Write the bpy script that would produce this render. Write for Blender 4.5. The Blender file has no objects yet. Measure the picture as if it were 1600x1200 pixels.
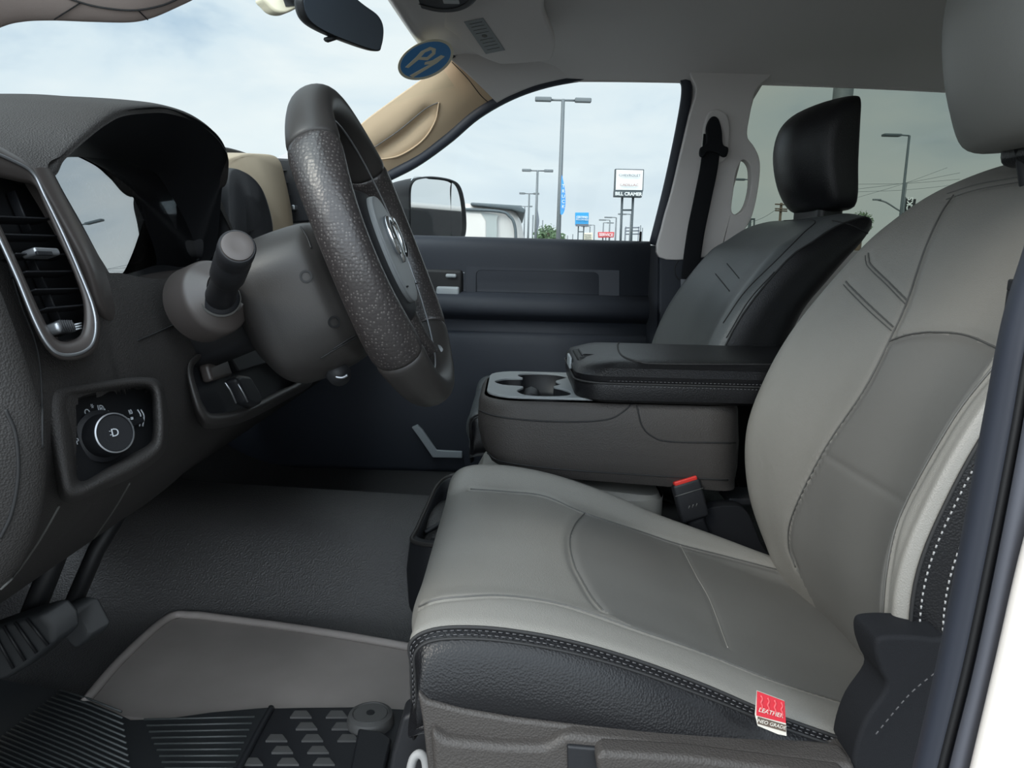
import bpy, bmesh, math, random
import numpy as np
from mathutils import Vector, Matrix
from mathutils.bvhtree import BVHTree
random.seed(4)
S = bpy.context.scene
COL = S.collection
PI = math.pi
# ------------------------------------------------------------------ camera
# X runs to the back of the truck, Y from the driver's door to the passenger's, Z up; cab floor z = 0
CAM = Vector((0, -1.22, .62)); FPX = 1200.0
PITCH = math.atan(210/1200); ROLL = math.radians(1.5)
cd = bpy.data.cameras.new('camera'); co = bpy.data.objects.new('camera', cd); COL.objects.link(co)
cd.sensor_width = 36; cd.lens = 36*FPX/1600; cd.clip_start = .02; cd.clip_end = 2000
fw = Vector((0, math.cos(PITCH), -math.sin(PITCH))); up0 = Vector((0, math.sin(PITCH), math.cos(PITCH))); rt0 = Vector((1, 0, 0))
RT = rt0*math.cos(ROLL)+up0*math.sin(ROLL); UP = up0*math.cos(ROLL)-rt0*math.sin(ROLL)
co.matrix_world = Matrix(((RT.x, UP.x, -fw.x, CAM.x), (RT.y, UP.y, -fw.y, CAM.y), (RT.z, UP.z, -fw.z, CAM.z), (0, 0, 0, 1)))
S.camera = co
S.view_settings.view_transform = 'Standard'; S.view_settings.look = 'None'
S.view_settings.gamma = 1; S.view_settings.exposure = 0.12
def ray(px, py): return (fw+RT*((px-800)/FPX)-UP*((py-600)/FPX))
def at(px, py, Y):
    d = ray(px, py); return CAM+d*((Y-CAM.y)/d.y)
def atz(px, py, z):
    d = ray(px, py); return CAM+d*((z-CAM.z)/d.z)
def onp(px, py, p, n):
    d = ray(px, py); p = Vector(p); n = Vector(n); return CAM+d*((p-CAM).dot(n)/d.dot(n))
# ------------------------------------------------------------------ sky
W = bpy.data.worlds.new('sky'); S.world = W; W.use_nodes = True
nt = W.node_tree; nt.nodes.clear()
def N(t, **k):
    n = nt.nodes.new(t)
    for a, b in k.items(): setattr(n, a, b)
    return n
L_ = lambda a, b: nt.links.new(a, b)
tc = N('ShaderNodeTexCoord'); mp = N('ShaderNodeMapping'); mp.inputs['Scale'].default_value = (1.3, 1.3, 4.2); L_(tc.outputs['Generated'], mp.inputs[0])
no = N('ShaderNodeTexNoise'); no.inputs['Scale'].default_value = 1.7; no.inputs['Detail'].default_value = 7; no.inputs['Roughness'].default_value = .55; no.inputs['Distortion'].default_value = .35
L_(mp.outputs[0], no.inputs['Vector'])
cr = N('ShaderNodeValToRGB'); cr.color_ramp.elements[0].position = .36; cr.color_ramp.elements[1].position = .62
cr.color_ramp.elements[0].color = (.44, .57, .71, 1); cr.color_ramp.elements[1].color = (.85, .89, .91, 1)
e = cr.color_ramp.elements.new(.48); e.color = (.70, .79, .86, 1)
L_(no.outputs['Fac'], cr.inputs[0])
sep = N('ShaderNodeSeparateXYZ'); L_(tc.outputs['Generated'], sep.inputs[0])
mr = N('ShaderNodeMapRange'); mr.inputs['From Min'].default_value = -.05; mr.inputs['From Max'].default_value = .22; L_(sep.outputs['Z'], mr.inputs['Value'])
mx = N('ShaderNodeMixRGB'); mx.inputs[1].default_value = (.84, .89, .91, 1); L_(mr.outputs[0], mx.inputs[0]); L_(cr.outputs[0], mx.inputs[2])
# the half of the sky behind the photographer (open driver's door) is boosted to brighten the cab
dt = N('ShaderNodeVectorMath', operation='DOT_PRODUCT'); dt.inputs[1].default_value = (-.12, -.68, .72); L_(tc.outputs['Generated'], dt.inputs[0])
mb = N('ShaderNodeMapRange'); mb.inputs['From Min'].default_value = .25; mb.inputs['From Max'].default_value = .98
mb.inputs['To Min'].default_value = 1.0; mb.inputs['To Max'].default_value = 4.6; mb.interpolation_type = 'SMOOTHSTEP'; L_(dt.outputs['Value'], mb.inputs['Value'])
bg = N('ShaderNodeBackground'); L_(mx.outputs[0], bg.inputs[0]); L_(mb.outputs[0], bg.inputs[1])
ou = N('ShaderNodeOutputWorld'); L_(bg.outputs[0], ou.inputs[0])
# ------------------------------------------------------------------ sun (hazy)
sl = bpy.data.lights.new('sun', 'SUN'); sl.energy = 1.6; sl.angle = math.radians(14); sl.color = (1, .93, .82)
so = bpy.data.objects.new('sun', sl); COL.objects.link(so)
sd = Vector((.62, .62, -.62)); so.rotation_euler = sd.to_track_quat('-Z', 'Y').to_euler()

# ------------------------------------------------------------------ materials
def lin(c):
    return tuple(((v/255)/12.92 if v/255 <= .04045 else ((v/255+.055)/1.055)**2.4) for v in c)+(1,)
def mat(name, rgb, rough=.6, bump=0, scale=300, kind='noise', metal=0, spec=.5, var=.0, coat=0):
    m = bpy.data.materials.new(name); m.use_nodes = True; t = m.node_tree; b = t.nodes['Principled BSDF']
    b.inputs['Base Color'].default_value = lin(rgb); b.inputs['Roughness'].default_value = rough
    b.inputs['Metallic'].default_value = metal; b.inputs['Specular IOR Level'].default_value = spec
    b.inputs['Coat Weight'].default_value = coat
    c = t.nodes.new('ShaderNodeTexCoord')
    if bump:
        if kind == 'noise':
            n = t.nodes.new('ShaderNodeTexNoise'); n.inputs['Detail'].default_value = 3; o = n.outputs['Fac']
        else:
            n = t.nodes.new('ShaderNodeTexVoronoi'); o = n.outputs['Distance']
        n.inputs['Scale'].default_value = scale; t.links.new(c.outputs['Object'], n.inputs['Vector'])
        bp = t.nodes.new('ShaderNodeBump'); bp.inputs['Strength'].default_value = bump; bp.inputs['Distance'].default_value = .001
        t.links.new(o, bp.inputs['Height']); t.links.new(bp.outputs[0], b.inputs['Normal'])
    if var:
        n2 = t.nodes.new('ShaderNodeTexNoise'); n2.inputs['Scale'].default_value = 9; n2.inputs['Detail'].default_value = 5
        t.links.new(c.outputs['Object'], n2.inputs['Vector'])
        r = t.nodes.new('ShaderNodeMapRange'); r.inputs['To Min'].default_value = 1-var; r.inputs['To Max'].default_value = 1+var
        r.inputs['From Min'].default_value = .3; r.inputs['From Max'].default_value = .7
        t.links.new(n2.outputs['Fac'], r.inputs['Value'])
        h = t.nodes.new('ShaderNodeMixRGB'); h.blend_type = 'MULTIPLY'; h.inputs[0].default_value = 1; h.inputs[1].default_value = lin(rgb)
        t.links.new(r.outputs[0], h.inputs[2]); t.links.new(h.outputs[0], b.inputs['Base Color'])
    return m
def glass(name, tint, refl=.05, rough=0.0):
    m = bpy.data.materials.new(name); m.use_nodes = True; t = m.node_tree; t.nodes.clear()
    o = t.nodes.new('ShaderNodeOutputMaterial'); a = t.nodes.new('ShaderNodeBsdfTransparent'); a.inputs[0].default_value = tuple(tint)+(1,)
    g = t.nodes.new('ShaderNodeBsdfGlossy'); g.inputs['Roughness'].default_value = rough; mxs = t.nodes.new('ShaderNodeMixShader'); mxs.inputs[0].default_value = refl
    t.links.new(a.outputs[0], mxs.inputs[1]); t.links.new(g.outputs[0], mxs.inputs[2]); t.links.new(mxs.outputs[0], o.inputs[0]); return m
M = dict(
 seat=mat('grey_leather', (128, 126, 121), .46, .25, 900, 'vor', spec=.5, var=.03),
 insert=mat('insert_leather', (106, 105, 102), .5, .1, 1100, 'vor', spec=.45), seatmid=mat('grey_leather_smooth', (122, 122, 119), .5, .1, 1100, 'vor', spec=.45),
 overhead=mat('overhead_trim', (170, 156, 150), .7, .1, 900, 'noise', spec=.2), stackm=mat('taupe_frame', (164, 150, 130), .6, .1, 900, 'noise', spec=.3),
 seatshade=mat('grey_leather_shaded', (80, 83, 84), .42, .3, 500, 'vor'),  # darker copy of the grey leather, with the passenger side's shade in its colour
 black=mat('black_leather', (21, 21, 23), .36, .28, 560, 'vor', spec=.3),
 seam=mat('seam_dark', (28, 28, 29), .7),
 seamg=mat('seam_grey', (84, 84, 82), .6),
 stitch=mat('stitch_thread', (150, 150, 150), .7),
 dstitch=mat('dark_thread', (78, 78, 80), .7),
 dash=mat('dash_plastic', (52, 50, 49), .62, .5, 700, 'vor', spec=.35),
 dashs=mat('dash_satin', (46, 44, 43), .45, .1, 900, 'noise', spec=.4),
 bezel=mat('bezel_taupe', (70, 65, 63), .38, 0, spec=.5),
 dark=mat('dark_plastic', (30, 31, 34), .5, .15, 800, 'noise', spec=.35),
 vdark=mat('very_dark_plastic', (14, 15, 18), .6),
 door=mat('door_plastic', (46, 50, 58), .55, .2, 700, 'noise', spec=.35),
 base=mat('seat_base_plastic', (62, 59, 57), .5, .45, 560, 'vor', spec=.3),
 liner=mat('headliner', (206, 201, 199), .9, .2, 900, 'noise', spec=.1),
 trimlit=mat('pillar_plastic_lit', (190, 166, 138), .7, .1, 900, 'noise', spec=.2),  # tan carries the warm light falling on the A pillar
 vinyl=mat('floor_vinyl', (60, 59, 59), .5, .8, 380, 'vor', spec=.45),
 matg=mat('floor_liner', (136, 129, 125), .6, .1, 600, 'noise', var=.12),
 ribc=mat('rib_rubber', (56, 59, 59), .5),
 rubber=mat('rubber', (34, 36, 38), .55, .1, 500, 'noise'),
 rubberg=mat('rubber_grey', (74, 73, 72), .6, .1, 500, 'noise', var=.1),
 chrome=mat('chrome', (215, 218, 222), .16, metal=1),
 satin=mat('satin_silver', (165, 168, 172), .35, metal=.8),
 silver=mat('silver_plastic', (150, 156, 160), .4),
 red=mat('buckle_red', (200, 48, 40), .45),
 tagred=mat('tag_red', (186, 38, 52), .7), tagwhite=mat('tag_white', (205, 200, 190), .7), tagdark=mat('tag_brown', (88, 76, 66), .7),
 white=mat('white_paint', (198, 192, 186), .35, coat=.5), mark=mat('marking_white', (190, 195, 200), .6),
 belt=mat('belt_webbing', (26, 27, 30), .8, .4, 900, 'noise', spec=.15),
 seal=mat('door_seal', (38, 42, 52), .6), pillar=mat('driver_pillar', (74, 76, 84), .6),
 blue=mat('sticker_blue', (50, 128, 190), .5), cream=mat('sticker_cream', (214, 206, 182), .5),
 pole=mat('galvanised_pole', (92, 96, 98), .6), pole2=mat('dark_pole', (66, 74, 78), .6),
 asphalt=mat('asphalt', (120, 120, 118), .9, var=.08),
 leaf=mat('foliage', (72, 92, 62), .9, var=.3), trunk=mat('trunk', (84, 70, 58), .9),
 signw=mat('sign_white', (200, 200, 198), .5), signb=mat('sign_blue', (36, 130, 180), .5), signr=mat('sign_red', (180, 50, 54), .5),
 signd=mat('sign_dark', (50, 58, 62), .6), gold=mat('letter_brown', (140, 90, 84), .6), ink=mat('letter_grey', (84, 88, 96), .6),
 van=mat('van_silver', (176, 172, 168), .35, coat=.4), vanw=mat('van_window', (150, 154, 152), .2),
 mirror=mat('mirror_glass', (225, 228, 230), .02, metal=1),
 mback=mat('mirror_dark_glass', (78, 86, 96), .25, spec=.4), cup=mat('tray_grey', (128, 132, 134), .5, .1, 600, 'noise'),
)
M['glass'] = glass('clear_glass', (.95, .98, .98), .003)
M['tint'] = glass('tinted_glass', (.55, .58, .54), .003)
M['lens'] = glass('gauge_lens', (.45, .48, .5), .55, .01)
# perforated leather, its glints painted in as lighter dots
def perf():
    m = mat('perforated_leather', (48, 45, 45), .34, .0); t = m.node_tree; b = t.nodes['Principled BSDF']
    c = t.nodes.new('ShaderNodeTexCoord'); v = t.nodes.new('ShaderNodeTexVoronoi'); v.inputs['Scale'].default_value = 330; v.inputs['Randomness'].default_value = .55
    t.links.new(c.outputs['Object'], v.inputs['Vector']); r = t.nodes.new('ShaderNodeValToRGB')
    r.color_ramp.elements[0].position = .12; r.color_ramp.elements[0].color = (.10, .092, .088, 1); r.color_ramp.elements[1].position = .34; r.color_ramp.elements[1].color = lin((46, 43, 43))
    t.links.new(v.outputs['Distance'], r.inputs[0]); t.links.new(r.outputs[0], b.inputs['Base Color'])
    bp = t.nodes.new('ShaderNodeBump'); bp.inputs['Strength'].default_value = .3; bp.inputs['Distance'].default_value = .001
    t.links.new(v.outputs['Distance'], bp.inputs['Height']); t.links.new(bp.outputs[0], b.inputs['Normal']); return m
M['perf'] = perf()

# ------------------------------------------------------------------ helpers
def link(name, me, m=None, parent=None, smooth=True, kind=None):
    o = bpy.data.objects.new(name, me); COL.objects.link(o)
    if m is not None and not me.materials: me.materials.append(M[m] if isinstance(m, str) else m)
    if smooth:
        for p in me.polygons: p.use_smooth = True
    if parent is not None:
        o.parent = parent
        o.matrix_parent_inverse = parent_world(parent).inverted()
    elif kind: o['kind'] = kind
    return o
def parent_world(p):
    m = Matrix.LocRotScale(p.location, p.rotation_euler, p.scale)
    if p.parent is not None: m = parent_world(p.parent) @ p.matrix_parent_inverse @ m
    return m
def thing(name, label, cat, loc=(0, 0, 0), group=None):
    o = bpy.data.objects.new(name, None); COL.objects.link(o); o.location = loc; o.empty_display_size = .05
    o['label'] = label; o['category'] = cat
    if group: o['group'] = group
    return o
def tag(o, label, cat, group=None):
    o['label'] = label; o['category'] = cat
    if group: o['group'] = group
    return o
def struct(o): o['kind'] = 'structure'; return o
def mod(o, kind, **k):
    m = o.modifiers.new(kind.lower(), kind)
    for a, b in k.items(): setattr(m, a, b)
    return o
def bev(o, w, seg=3):
    mod(o, 'BEVEL', width=w, segments=seg, limit_method='ANGLE', angle_limit=math.radians(35)); return wn(o)
def wn(o): mod(o, 'WEIGHTED_NORMAL', keep_sharp=True); return o
def solid(o, t, off=-1): mod(o, 'SOLIDIFY', thickness=t, offset=off); return o
def cr1(P, n, closed=False):
    """Catmull-Rom through P (k,...) resampled to n samples"""
    P = np.asarray(P, float); k = len(P)
    if closed: t = np.arange(n)/n*k
    else: t = np.linspace(0, k-1, n)
    i = np.floor(t).astype(int)
    if not closed: i = np.minimum(i, k-2)
    f = (t-i).reshape((-1,)+(1,)*(P.ndim-1))
    if closed: p0, p1, p2, p3 = P[(i-1) % k], P[i % k], P[(i+1) % k], P[(i+2) % k]
    else:
        Q = np.concatenate([[2*P[0]-P[1]], P, [2*P[-1]-P[-2]]]); p0, p1, p2, p3 = Q[i], Q[i+1], Q[i+2], Q[i+3]
    return .5*((2*p1)+(-p0+p2)*f+(2*p0-5*p1+4*p2-p3)*f**2+(-p0+3*p1-3*p2+p3)*f**3)
def grid(ctrl, nu, nv, cu=False, cv=False):
    A = np.array([[tuple(p) for p in r] for r in ctrl], float)
    A = cr1(A, nu, cu); A = np.swapaxes(cr1(np.swapaxes(A, 0, 1), nv, cv), 0, 1); return A
def gmesh(name, G, cu=False, cv=False, capu=False, v0=0, v1=None, flip=False):
    nu, nv = G.shape[:2]; v1 = nv if v1 is None else v1
    verts = [tuple(p) for p in G.reshape(-1, 3)]; faces = []
    for i in range(nu if cu else nu-1):
        for j in range(v0, v1 if (cv and v1 == nv) else min(v1, nv-1)):
            a, b = i, (i+1) % nu; c, d = j % nv, (j+1) % nv
            f = (a*nv+c, a*nv+d, b*nv+d, b*nv+c); faces.append(f[::-1] if flip else f)
    if capu:
        faces.append(tuple(range(nv-1, -1, -1))); faces.append(tuple((nu-1)*nv+j for j in range(nv)))
    me = bpy.data.meshes.new(name); me.from_pydata(verts, [], faces)
    bm = bmesh.new(); bm.from_mesh(me)
    loose = [v for v in bm.verts if not v.link_faces]; bmesh.ops.delete(bm, geom=loose, context='VERTS')
    if capu: bmesh.ops.recalc_face_normals(bm, faces=bm.faces[:])
    bm.to_mesh(me); bm.free(); return me
def bvh_of(G, cv=False):
    nu, nv = G.shape[:2]; F = []
    for i in range(nu-1):
        for j in range(nv if cv else nv-1): F.append((i*nv+j, i*nv+(j+1) % nv, (i+1)*nv+(j+1) % nv, (i+1)*nv+j))
    return BVHTree.FromPolygons([Vector(p) for p in G.reshape(-1, 3)], F)
def cast(bv, pts, n=60, off=0.0, closed=False):
    """run a line drawn over a surface: returns points on it"""
    P = cr1(np.array(pts, float), n, closed) if len(pts) > 2 else np.linspace(pts[0], pts[1], n)
    out = []
    for x, y in P:
        h = bv.ray_cast(CAM, ray(x, y).normalized())
        if h[0] is not None:
            nn = h[1] if h[1].dot(CAM-h[0]) > 0 else -h[1]; out.append(h[0]+nn*off)
    return out
def groove(G, lines, depth, w):
    """press seam grooves into the surface"""
    nu, nv = G.shape[:2]
    du = np.gradient(G, axis=0); dv = np.gradient(G, axis=1); n = np.cross(du, dv); n /= np.linalg.norm(n, axis=2, keepdims=True)+1e-12
    c = np.array(CAM)-G; s = np.sign((n*c).sum(2, keepdims=True)); n = n*s
    disp = np.zeros((nu, nv))
    for ln in lines:
        if len(ln) < 2: continue
        d = np.full((nu, nv), 9.0)
        for p in ln: d = np.minimum(d, np.linalg.norm(G-np.array(p), axis=2))
        disp = np.maximum(disp, np.exp(-(d/w)**2))
    return G-n*(disp*depth)[..., None]
def tubem(name, pts, r, seg=8, closed=False, ry=None, up=None, n=None, cap=True):
    P = [Vector(p) for p in pts]
    if n: P = [Vector(p) for p in cr1(np.array([tuple(p) for p in P]), n, closed)]
    k = len(P); rings = []; prev = None
    for i in range(k):
        t = (P[(i+1) % k]-P[i-1]) if closed else (P[min(i+1, k-1)]-P[max(i-1, 0)])
        t.normalize()
        a = Vector(up) if up is not None else (prev if prev is not None else (Vector((0, 0, 1)) if abs(t.z) < .9 else Vector((1, 0, 0))))
        a = (a-t*a.dot(t)); a.normalize(); b = t.cross(a); prev = a
        rr = r(i/(k-1)) if callable(r) else (float(np.interp(i/(k-1), np.linspace(0, 1, len(r)), r)) if isinstance(r, (list, tuple)) else r); r2 = ry if ry else rr
        rings.append([tuple(P[i]+a*(rr*math.cos(q))+b*(r2*math.sin(q))) for q in [2*PI*j/seg for j in range(seg)]])
    G = np.array(rings); return gmesh(name, G, cu=closed, cv=True, capu=(cap and not closed))
def tube(name, pts, r, m, parent=None, **k): return link(name, tubem(name, pts, r, **k), m, parent)
def merge(name, meshes):
    bm = bmesh.new()
    for me in meshes: bm.from_mesh(me)
    out = bpy.data.meshes.new(name); bm.to_mesh(out); bm.free(); return out
def boxm(name, c, s, R=None, bw=0):
    bm = bmesh.new(); bmesh.ops.create_cube(bm, size=1)
    for v in bm.verts: v.co = Vector((v.co.x*s[0], v.co.y*s[1], v.co.z*s[2]))
    if bw: bmesh.ops.bevel(bm, geom=bm.edges[:], offset=bw, segments=3, profile=.5, affect='EDGES')
    Mx = Matrix.Translation(Vector(c)) @ (R.to_4x4() if R is not None else Matrix()); bmesh.ops.transform(bm, matrix=Mx, verts=bm.verts)
    me = bpy.data.meshes.new(name); bm.to_mesh(me); bm.free(); return me
def box(name, c, s, m, parent=None, R=None, bw=.003):
    return wn(link(name, boxm(name, c, s, R, bw), m, parent))
def basis(n, u):
    n = Vector(n).normalized(); u = Vector(u); u = (u-n*u.dot(n)).normalized(); v = n.cross(u)
    return Matrix((u, v, n)).transposed()   # columns u,v,n
def prism(name, pts, vec, m, parent=None, bw=0, seg=3, smooth=True, holes=()):
    """outline (3D points, planar) pushed along vec into a solid"""
    bm = bmesh.new(); vec = Vector(vec); P = [Vector(p) for p in pts]
    if not holes:
        a = [bm.verts.new(p) for p in P]; b = [bm.verts.new(p+vec) for p in P]; k = len(P)
        bm.faces.new(a); bm.faces.new(b[::-1])
        for i in range(k): bm.faces.new((a[i], b[i], b[(i+1) % k], a[(i+1) % k]))
    else:
        loops = [P]+[[Vector(p) for p in h] for h in holes]; E = []; LV = []
        for lp in loops:
            vs = [bm.verts.new(p) for p in lp]; LV.append(vs)
            E += [bm.edges.new((vs[i], vs[(i+1) % len(vs)])) for i in range(len(vs))]
        nrm = vec.normalized(); bmesh.ops.triangle_fill(bm, use_beauty=True, use_dissolve=False, edges=E, normal=nrm)
        fs = bm.faces[:]; mp_ = {}
        for v in list(bm.verts): mp_[v] = bm.verts.new(v.co+vec)
        for f in fs: bm.faces.new([mp_[v] for v in reversed(f.verts)])
        for vs in LV:
            for i in range(len(vs)):
                a, b = vs[i], vs[(i+1) % len(vs)]; bm.faces.new((a, b, mp_[b], mp_[a]))
    bmesh.ops.recalc_face_normals(bm, faces=bm.faces[:])
    me = bpy.data.meshes.new(name); bm.to_mesh(me); bm.free(); o = link(name, me, m, parent, smooth)
    if bw: bev(o, bw, seg)
    elif smooth:
        me.set_sharp_from_angle(angle=math.radians(30))
    return o
def smoothloop(pts, n): return [Vector(p) for p in cr1(np.array([tuple(p) for p in pts]), n, True)]
def rrect(w, h, r, k=5):
    o = []
    for cx, cy, a0 in ((w/2-r, h/2-r, 0), (-w/2+r, h/2-r, 90), (-w/2+r, -h/2+r, 180), (w/2-r, -h/2+r, 270)):
        for i in range(k+1):
            a = math.radians(a0+90*i/k); o.append((cx+r*math.cos(a), cy+r*math.sin(a)))
    return o
def lathe(name, prof, c, axis, m, parent=None, seg=40, u=(0, 0, 1), cap=True):
    if abs(Vector(axis).normalized().dot(Vector(u))) > .95: u = (1, 0, 0)
    B = basis(axis, u); c = Vector(c)
    G = np.array([[tuple(c+B@Vector((r*math.cos(q), r*math.sin(q), h))) for q in [2*PI*j/seg for j in range(seg)]] for r, h in prof])
    me = gmesh(name, G, cv=True, capu=cap); o = link(name, me, m, parent); me.set_sharp_from_angle(angle=math.radians(40)); return o
def text(name, s, c, right, upv, size, m, parent=None, ext=.0004, sx=1, bold=0.0):
    cu = bpy.data.curves.new(name, 'FONT'); cu.body = s; cu.size = size; cu.align_x = 'CENTER'; cu.align_y = 'CENTER'; cu.extrude = ext; cu.offset = bold; cu.resolution_u = 3
    t = bpy.data.objects.new('tmp', cu); COL.objects.link(t); dg = bpy.context.evaluated_depsgraph_get()
    me = bpy.data.meshes.new_from_object(t.evaluated_get(dg)); bpy.data.objects.remove(t)
    r = Vector(right).normalized(); n = r.cross(Vector(upv)).normalized(); u = n.cross(r)
    Mx = Matrix.Translation(Vector(c)) @ Matrix((r*sx, u, n)).transposed().to_4x4(); me.transform(Mx)
    me.materials.clear(); return link(name, me, m, parent, False)
def stitches(name, pts, L, gap, r, m, parent):
    """row of short thread stitches along a line"""
    P = [Vector(p) for p in pts]; ms = []; acc = 0; on = None; seglist = []
    for a, b in zip(P, P[1:]):
        d = (b-a).length; s = 0
        while s < d:
            step = min(d-s, .0005); ph = acc % (L+gap)
            pos = a+(b-a)*(s/d)
            if ph < L and on is None: on = pos
            elif ph >= L and on is not None: seglist.append((on, pos)); on = None
            s += step; acc += step
    bm = bmesh.new()
    for a, b in seglist:
        t = (b-a).normalized(); x = t.orthogonal().normalized(); y = t.cross(x)
        va = [bm.verts.new(a+x*r*math.cos(q)+y*r*math.sin(q)) for q in (0, PI/2, PI, 3*PI/2)]
        vb = [bm.verts.new(b+x*r*math.cos(q)+y*r*math.sin(q)) for q in (0, PI/2, PI, 3*PI/2)]
        for i in range(4): bm.faces.new((va[i], va[(i+1) % 4], vb[(i+1) % 4], vb[i]))
        bm.faces.new(va[::-1]); bm.faces.new(vb)
    me = bpy.data.meshes.new(name); bm.to_mesh(me); bm.free(); return link(name, me, m, parent)

# ================================================================== STRUCTURE: the cab
# floor with the transmission tunnel and the toe board
def floor_z(x, y):
    t = 1/(1+math.exp((abs(y-.06)-.13)/.022)); z = .03+.15*t*(1+.25*max(0, -(x+.1)))
    f = max(0, -(x+.56)); z += f*f*1.6 if f < .3 else .144+(f-.3)*1.2
    return z
xs = np.linspace(-1.05, 1.5, 110); ys = np.linspace(-.84, .84, 120)
FG = np.array([[(x, y, floor_z(x, y)) for y in ys] for x in xs])
fl = struct(solid(link('floor', gmesh('floor', FG, flip=True), 'vinyl'), .02)); 
# ceiling: flat liner rolling down to the roof rails and the windscreen header
def head_x(y): return -.235+.09*(abs(y-.0)/.8)**2.2
rows = []
for y, z in ((-.80, 1.0), (-.74, 1.065), (-.62, 1.10), (-.3, 1.125), (0, 1.13), (.3, 1.125), (.6, 1.105), (.72, 1.085), (.79, 1.045), (.80, 1.035)):
    hx = head_x(y); dz = .075 if abs(y) < .7 else .02; rows.append([(hx-.0, y, z-dz), (hx+.015, y, z-dz*.73), (hx+.10, y, z-.015), (hx+.25, y, z), (.5, y, z+.005), (1.0, y, z), (1.6, y, z-.02)])
cg = grid(rows, 60, 50)
ce = struct(solid(link('ceiling', gmesh('ceiling', cg), 'liner'), .02, 1))
# right wall: door frames with the two window openings
wy = .815
fwin = [(560, 300), (604, 272), (650, 249), (700, 213), (745, 175), (800, 144), (860, 124), (930, 113), (1000, 109), (1045, 109), (1068, 118), (1076, 140), (1068, 195), (1048, 290), (1026, 383), (800, 382), (560, 381)]
rwin = [(1165, 225), (1170, 185), (1178, 155), (1192, 132), (1215, 120), (1260, 119), (1340, 121), (1480, 127), (1560, 131), (1640, 140), (1660, 200), (1650, 300), (1640, 400), (1350, 392), (1120, 385), (1140, 320)]
A3 = lambda L, Y: [at(x, y, Y) for x, y in L]
outer = [(-1.06, .68), (-.72, .70), (-.42, .90), (-.2, 1.05), (.0, 1.10), (1.6, 1.10), (1.6, 0), (-1.06, 0)]
outer = [Vector((x, wy, z)) for x, z in outer]
dxl = at(604, 272, wy)
fw3 = A3(fwin, wy); fw3[0] = Vector((-.50, wy, .66)); fw3[-1] = Vector((-.50, wy, .632)); fw3.insert(1, Vector((-.42, wy, .735)))
wr = struct(prism('wall_right', outer, (0, .04, 0), 'liner', holes=[fw3, A3(rwin, wy)], bw=.004))
struct(prism('window_1', [p+Vector((0, .02, 0)) for p in fw3], (0, .004, 0), 'glass', smooth=False))
struct(prism('window_2', [p+Vector((0, .02, 0)) for p in A3(rwin, wy)], (0, .004, 0), 'tint', smooth=False))
# black rubber seal round the front window
sp = A3([(604, 276), (650, 252), (700, 216), (745, 178), (800, 147), (860, 127), (930, 116), (1000, 112), (1045, 112), (1066, 121), (1073, 141), (1065, 196), (1045, 291), (1022, 383)], wy-.012)
struct(link('trim_1', tubem('trim_1', sp, .010, seg=8, n=70, ry=.014, up=(0, 1, 0)), 'seal'))
# back wall with its window
bo = [Vector((1.62, y, z)) for y, z in ((-.84, 0), (.84, 0), (.84, 1.08), (-.84, 1.08))]
bh = [Vector((1.62, y, z)) for y, z in ((-.62, .68), (.62, .68), (.60, .98), (-.60, .98))]
struct(prism('wall_back', bo, (.04, 0, 0), 'liner', holes=[bh], smooth=False))
struct(prism('window_3', [p+Vector((.02, 0, 0)) for p in bh], (.004, 0, 0), 'tint', smooth=False))
# left wall behind the driver's door opening (rear door with window)
lo = [Vector((x, -.84, z)) for x, z in ((.60, 0), (1.62, 0), (1.62, 1.06), (.60, 1.06))]
lh = [Vector((x, -.84, z)) for x, z in ((.72, .66), (1.45, .66), (1.45, .98), (.76, .98))]
struct(prism('wall_left', lo, (0, -.04, 0), 'door', holes=[lh], smooth=False))
struct(prism('window_4', [p+Vector((0, -.02, 0)) for p in lh], (0, -.004, 0), 'tint', smooth=False))
# fire wall under the dashboard
struct(box('wall_front', (-1.02, 0, .35), (.04, 1.68, .72), 'vdark'))
# windscreen
wsr = []
for y in (-.80, -.6, -.3, 0, .3, .6, .80):
    b = .10*(abs(y)/.8)**2; hx = head_x(y); hz = {.8: 1.0, .6: 1.04, .3: 1.05, 0: 1.052}[abs(y)]
    wsr.append([(-1.02+b*1.3, y, .70), (-.62+b*1.1, y, .885), (hx-.005, y, hz)])
struct(solid(link('window_5', gmesh('window_5', grid(wsr, 40, 24)), 'glass'), .004))
# A pillar trim, passenger side
def strip(name, A, B, Ya, Yb, nseg, m, mid=None, th=.02):
    rows = []
    for (a, b) in zip(A, B):
        pa, pb = at(*a, Ya), at(*b, Yb); c = (pa+pb)/2
        rows.append([tuple(pa), tuple(pa.lerp(pb, .25)+Vector((0, -(mid or 0)*.8, 0))), tuple(c+Vector((0, -(mid or 0), 0))), tuple(pa.lerp(pb, .75)+Vector((0, -(mid or 0)*.8, 0))), tuple(pb)])
    return rows
pa = [(520, 236), (566, 192), (608, 160), (650, 130), (690, 102), (706, 92)]
pb = [(560, 318), (612, 268), (660, 243), (706, 205), (745, 172), (776, 155)]
ag = grid(strip('a', pa, pb, .74, .80, 6, None, mid=.012), 90, 50)
abv = bvh_of(ag)
poc = [(588, 222), (625, 200), (665, 168), (686, 160), (684, 178), (668, 205), (640, 226), (605, 246)]
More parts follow.
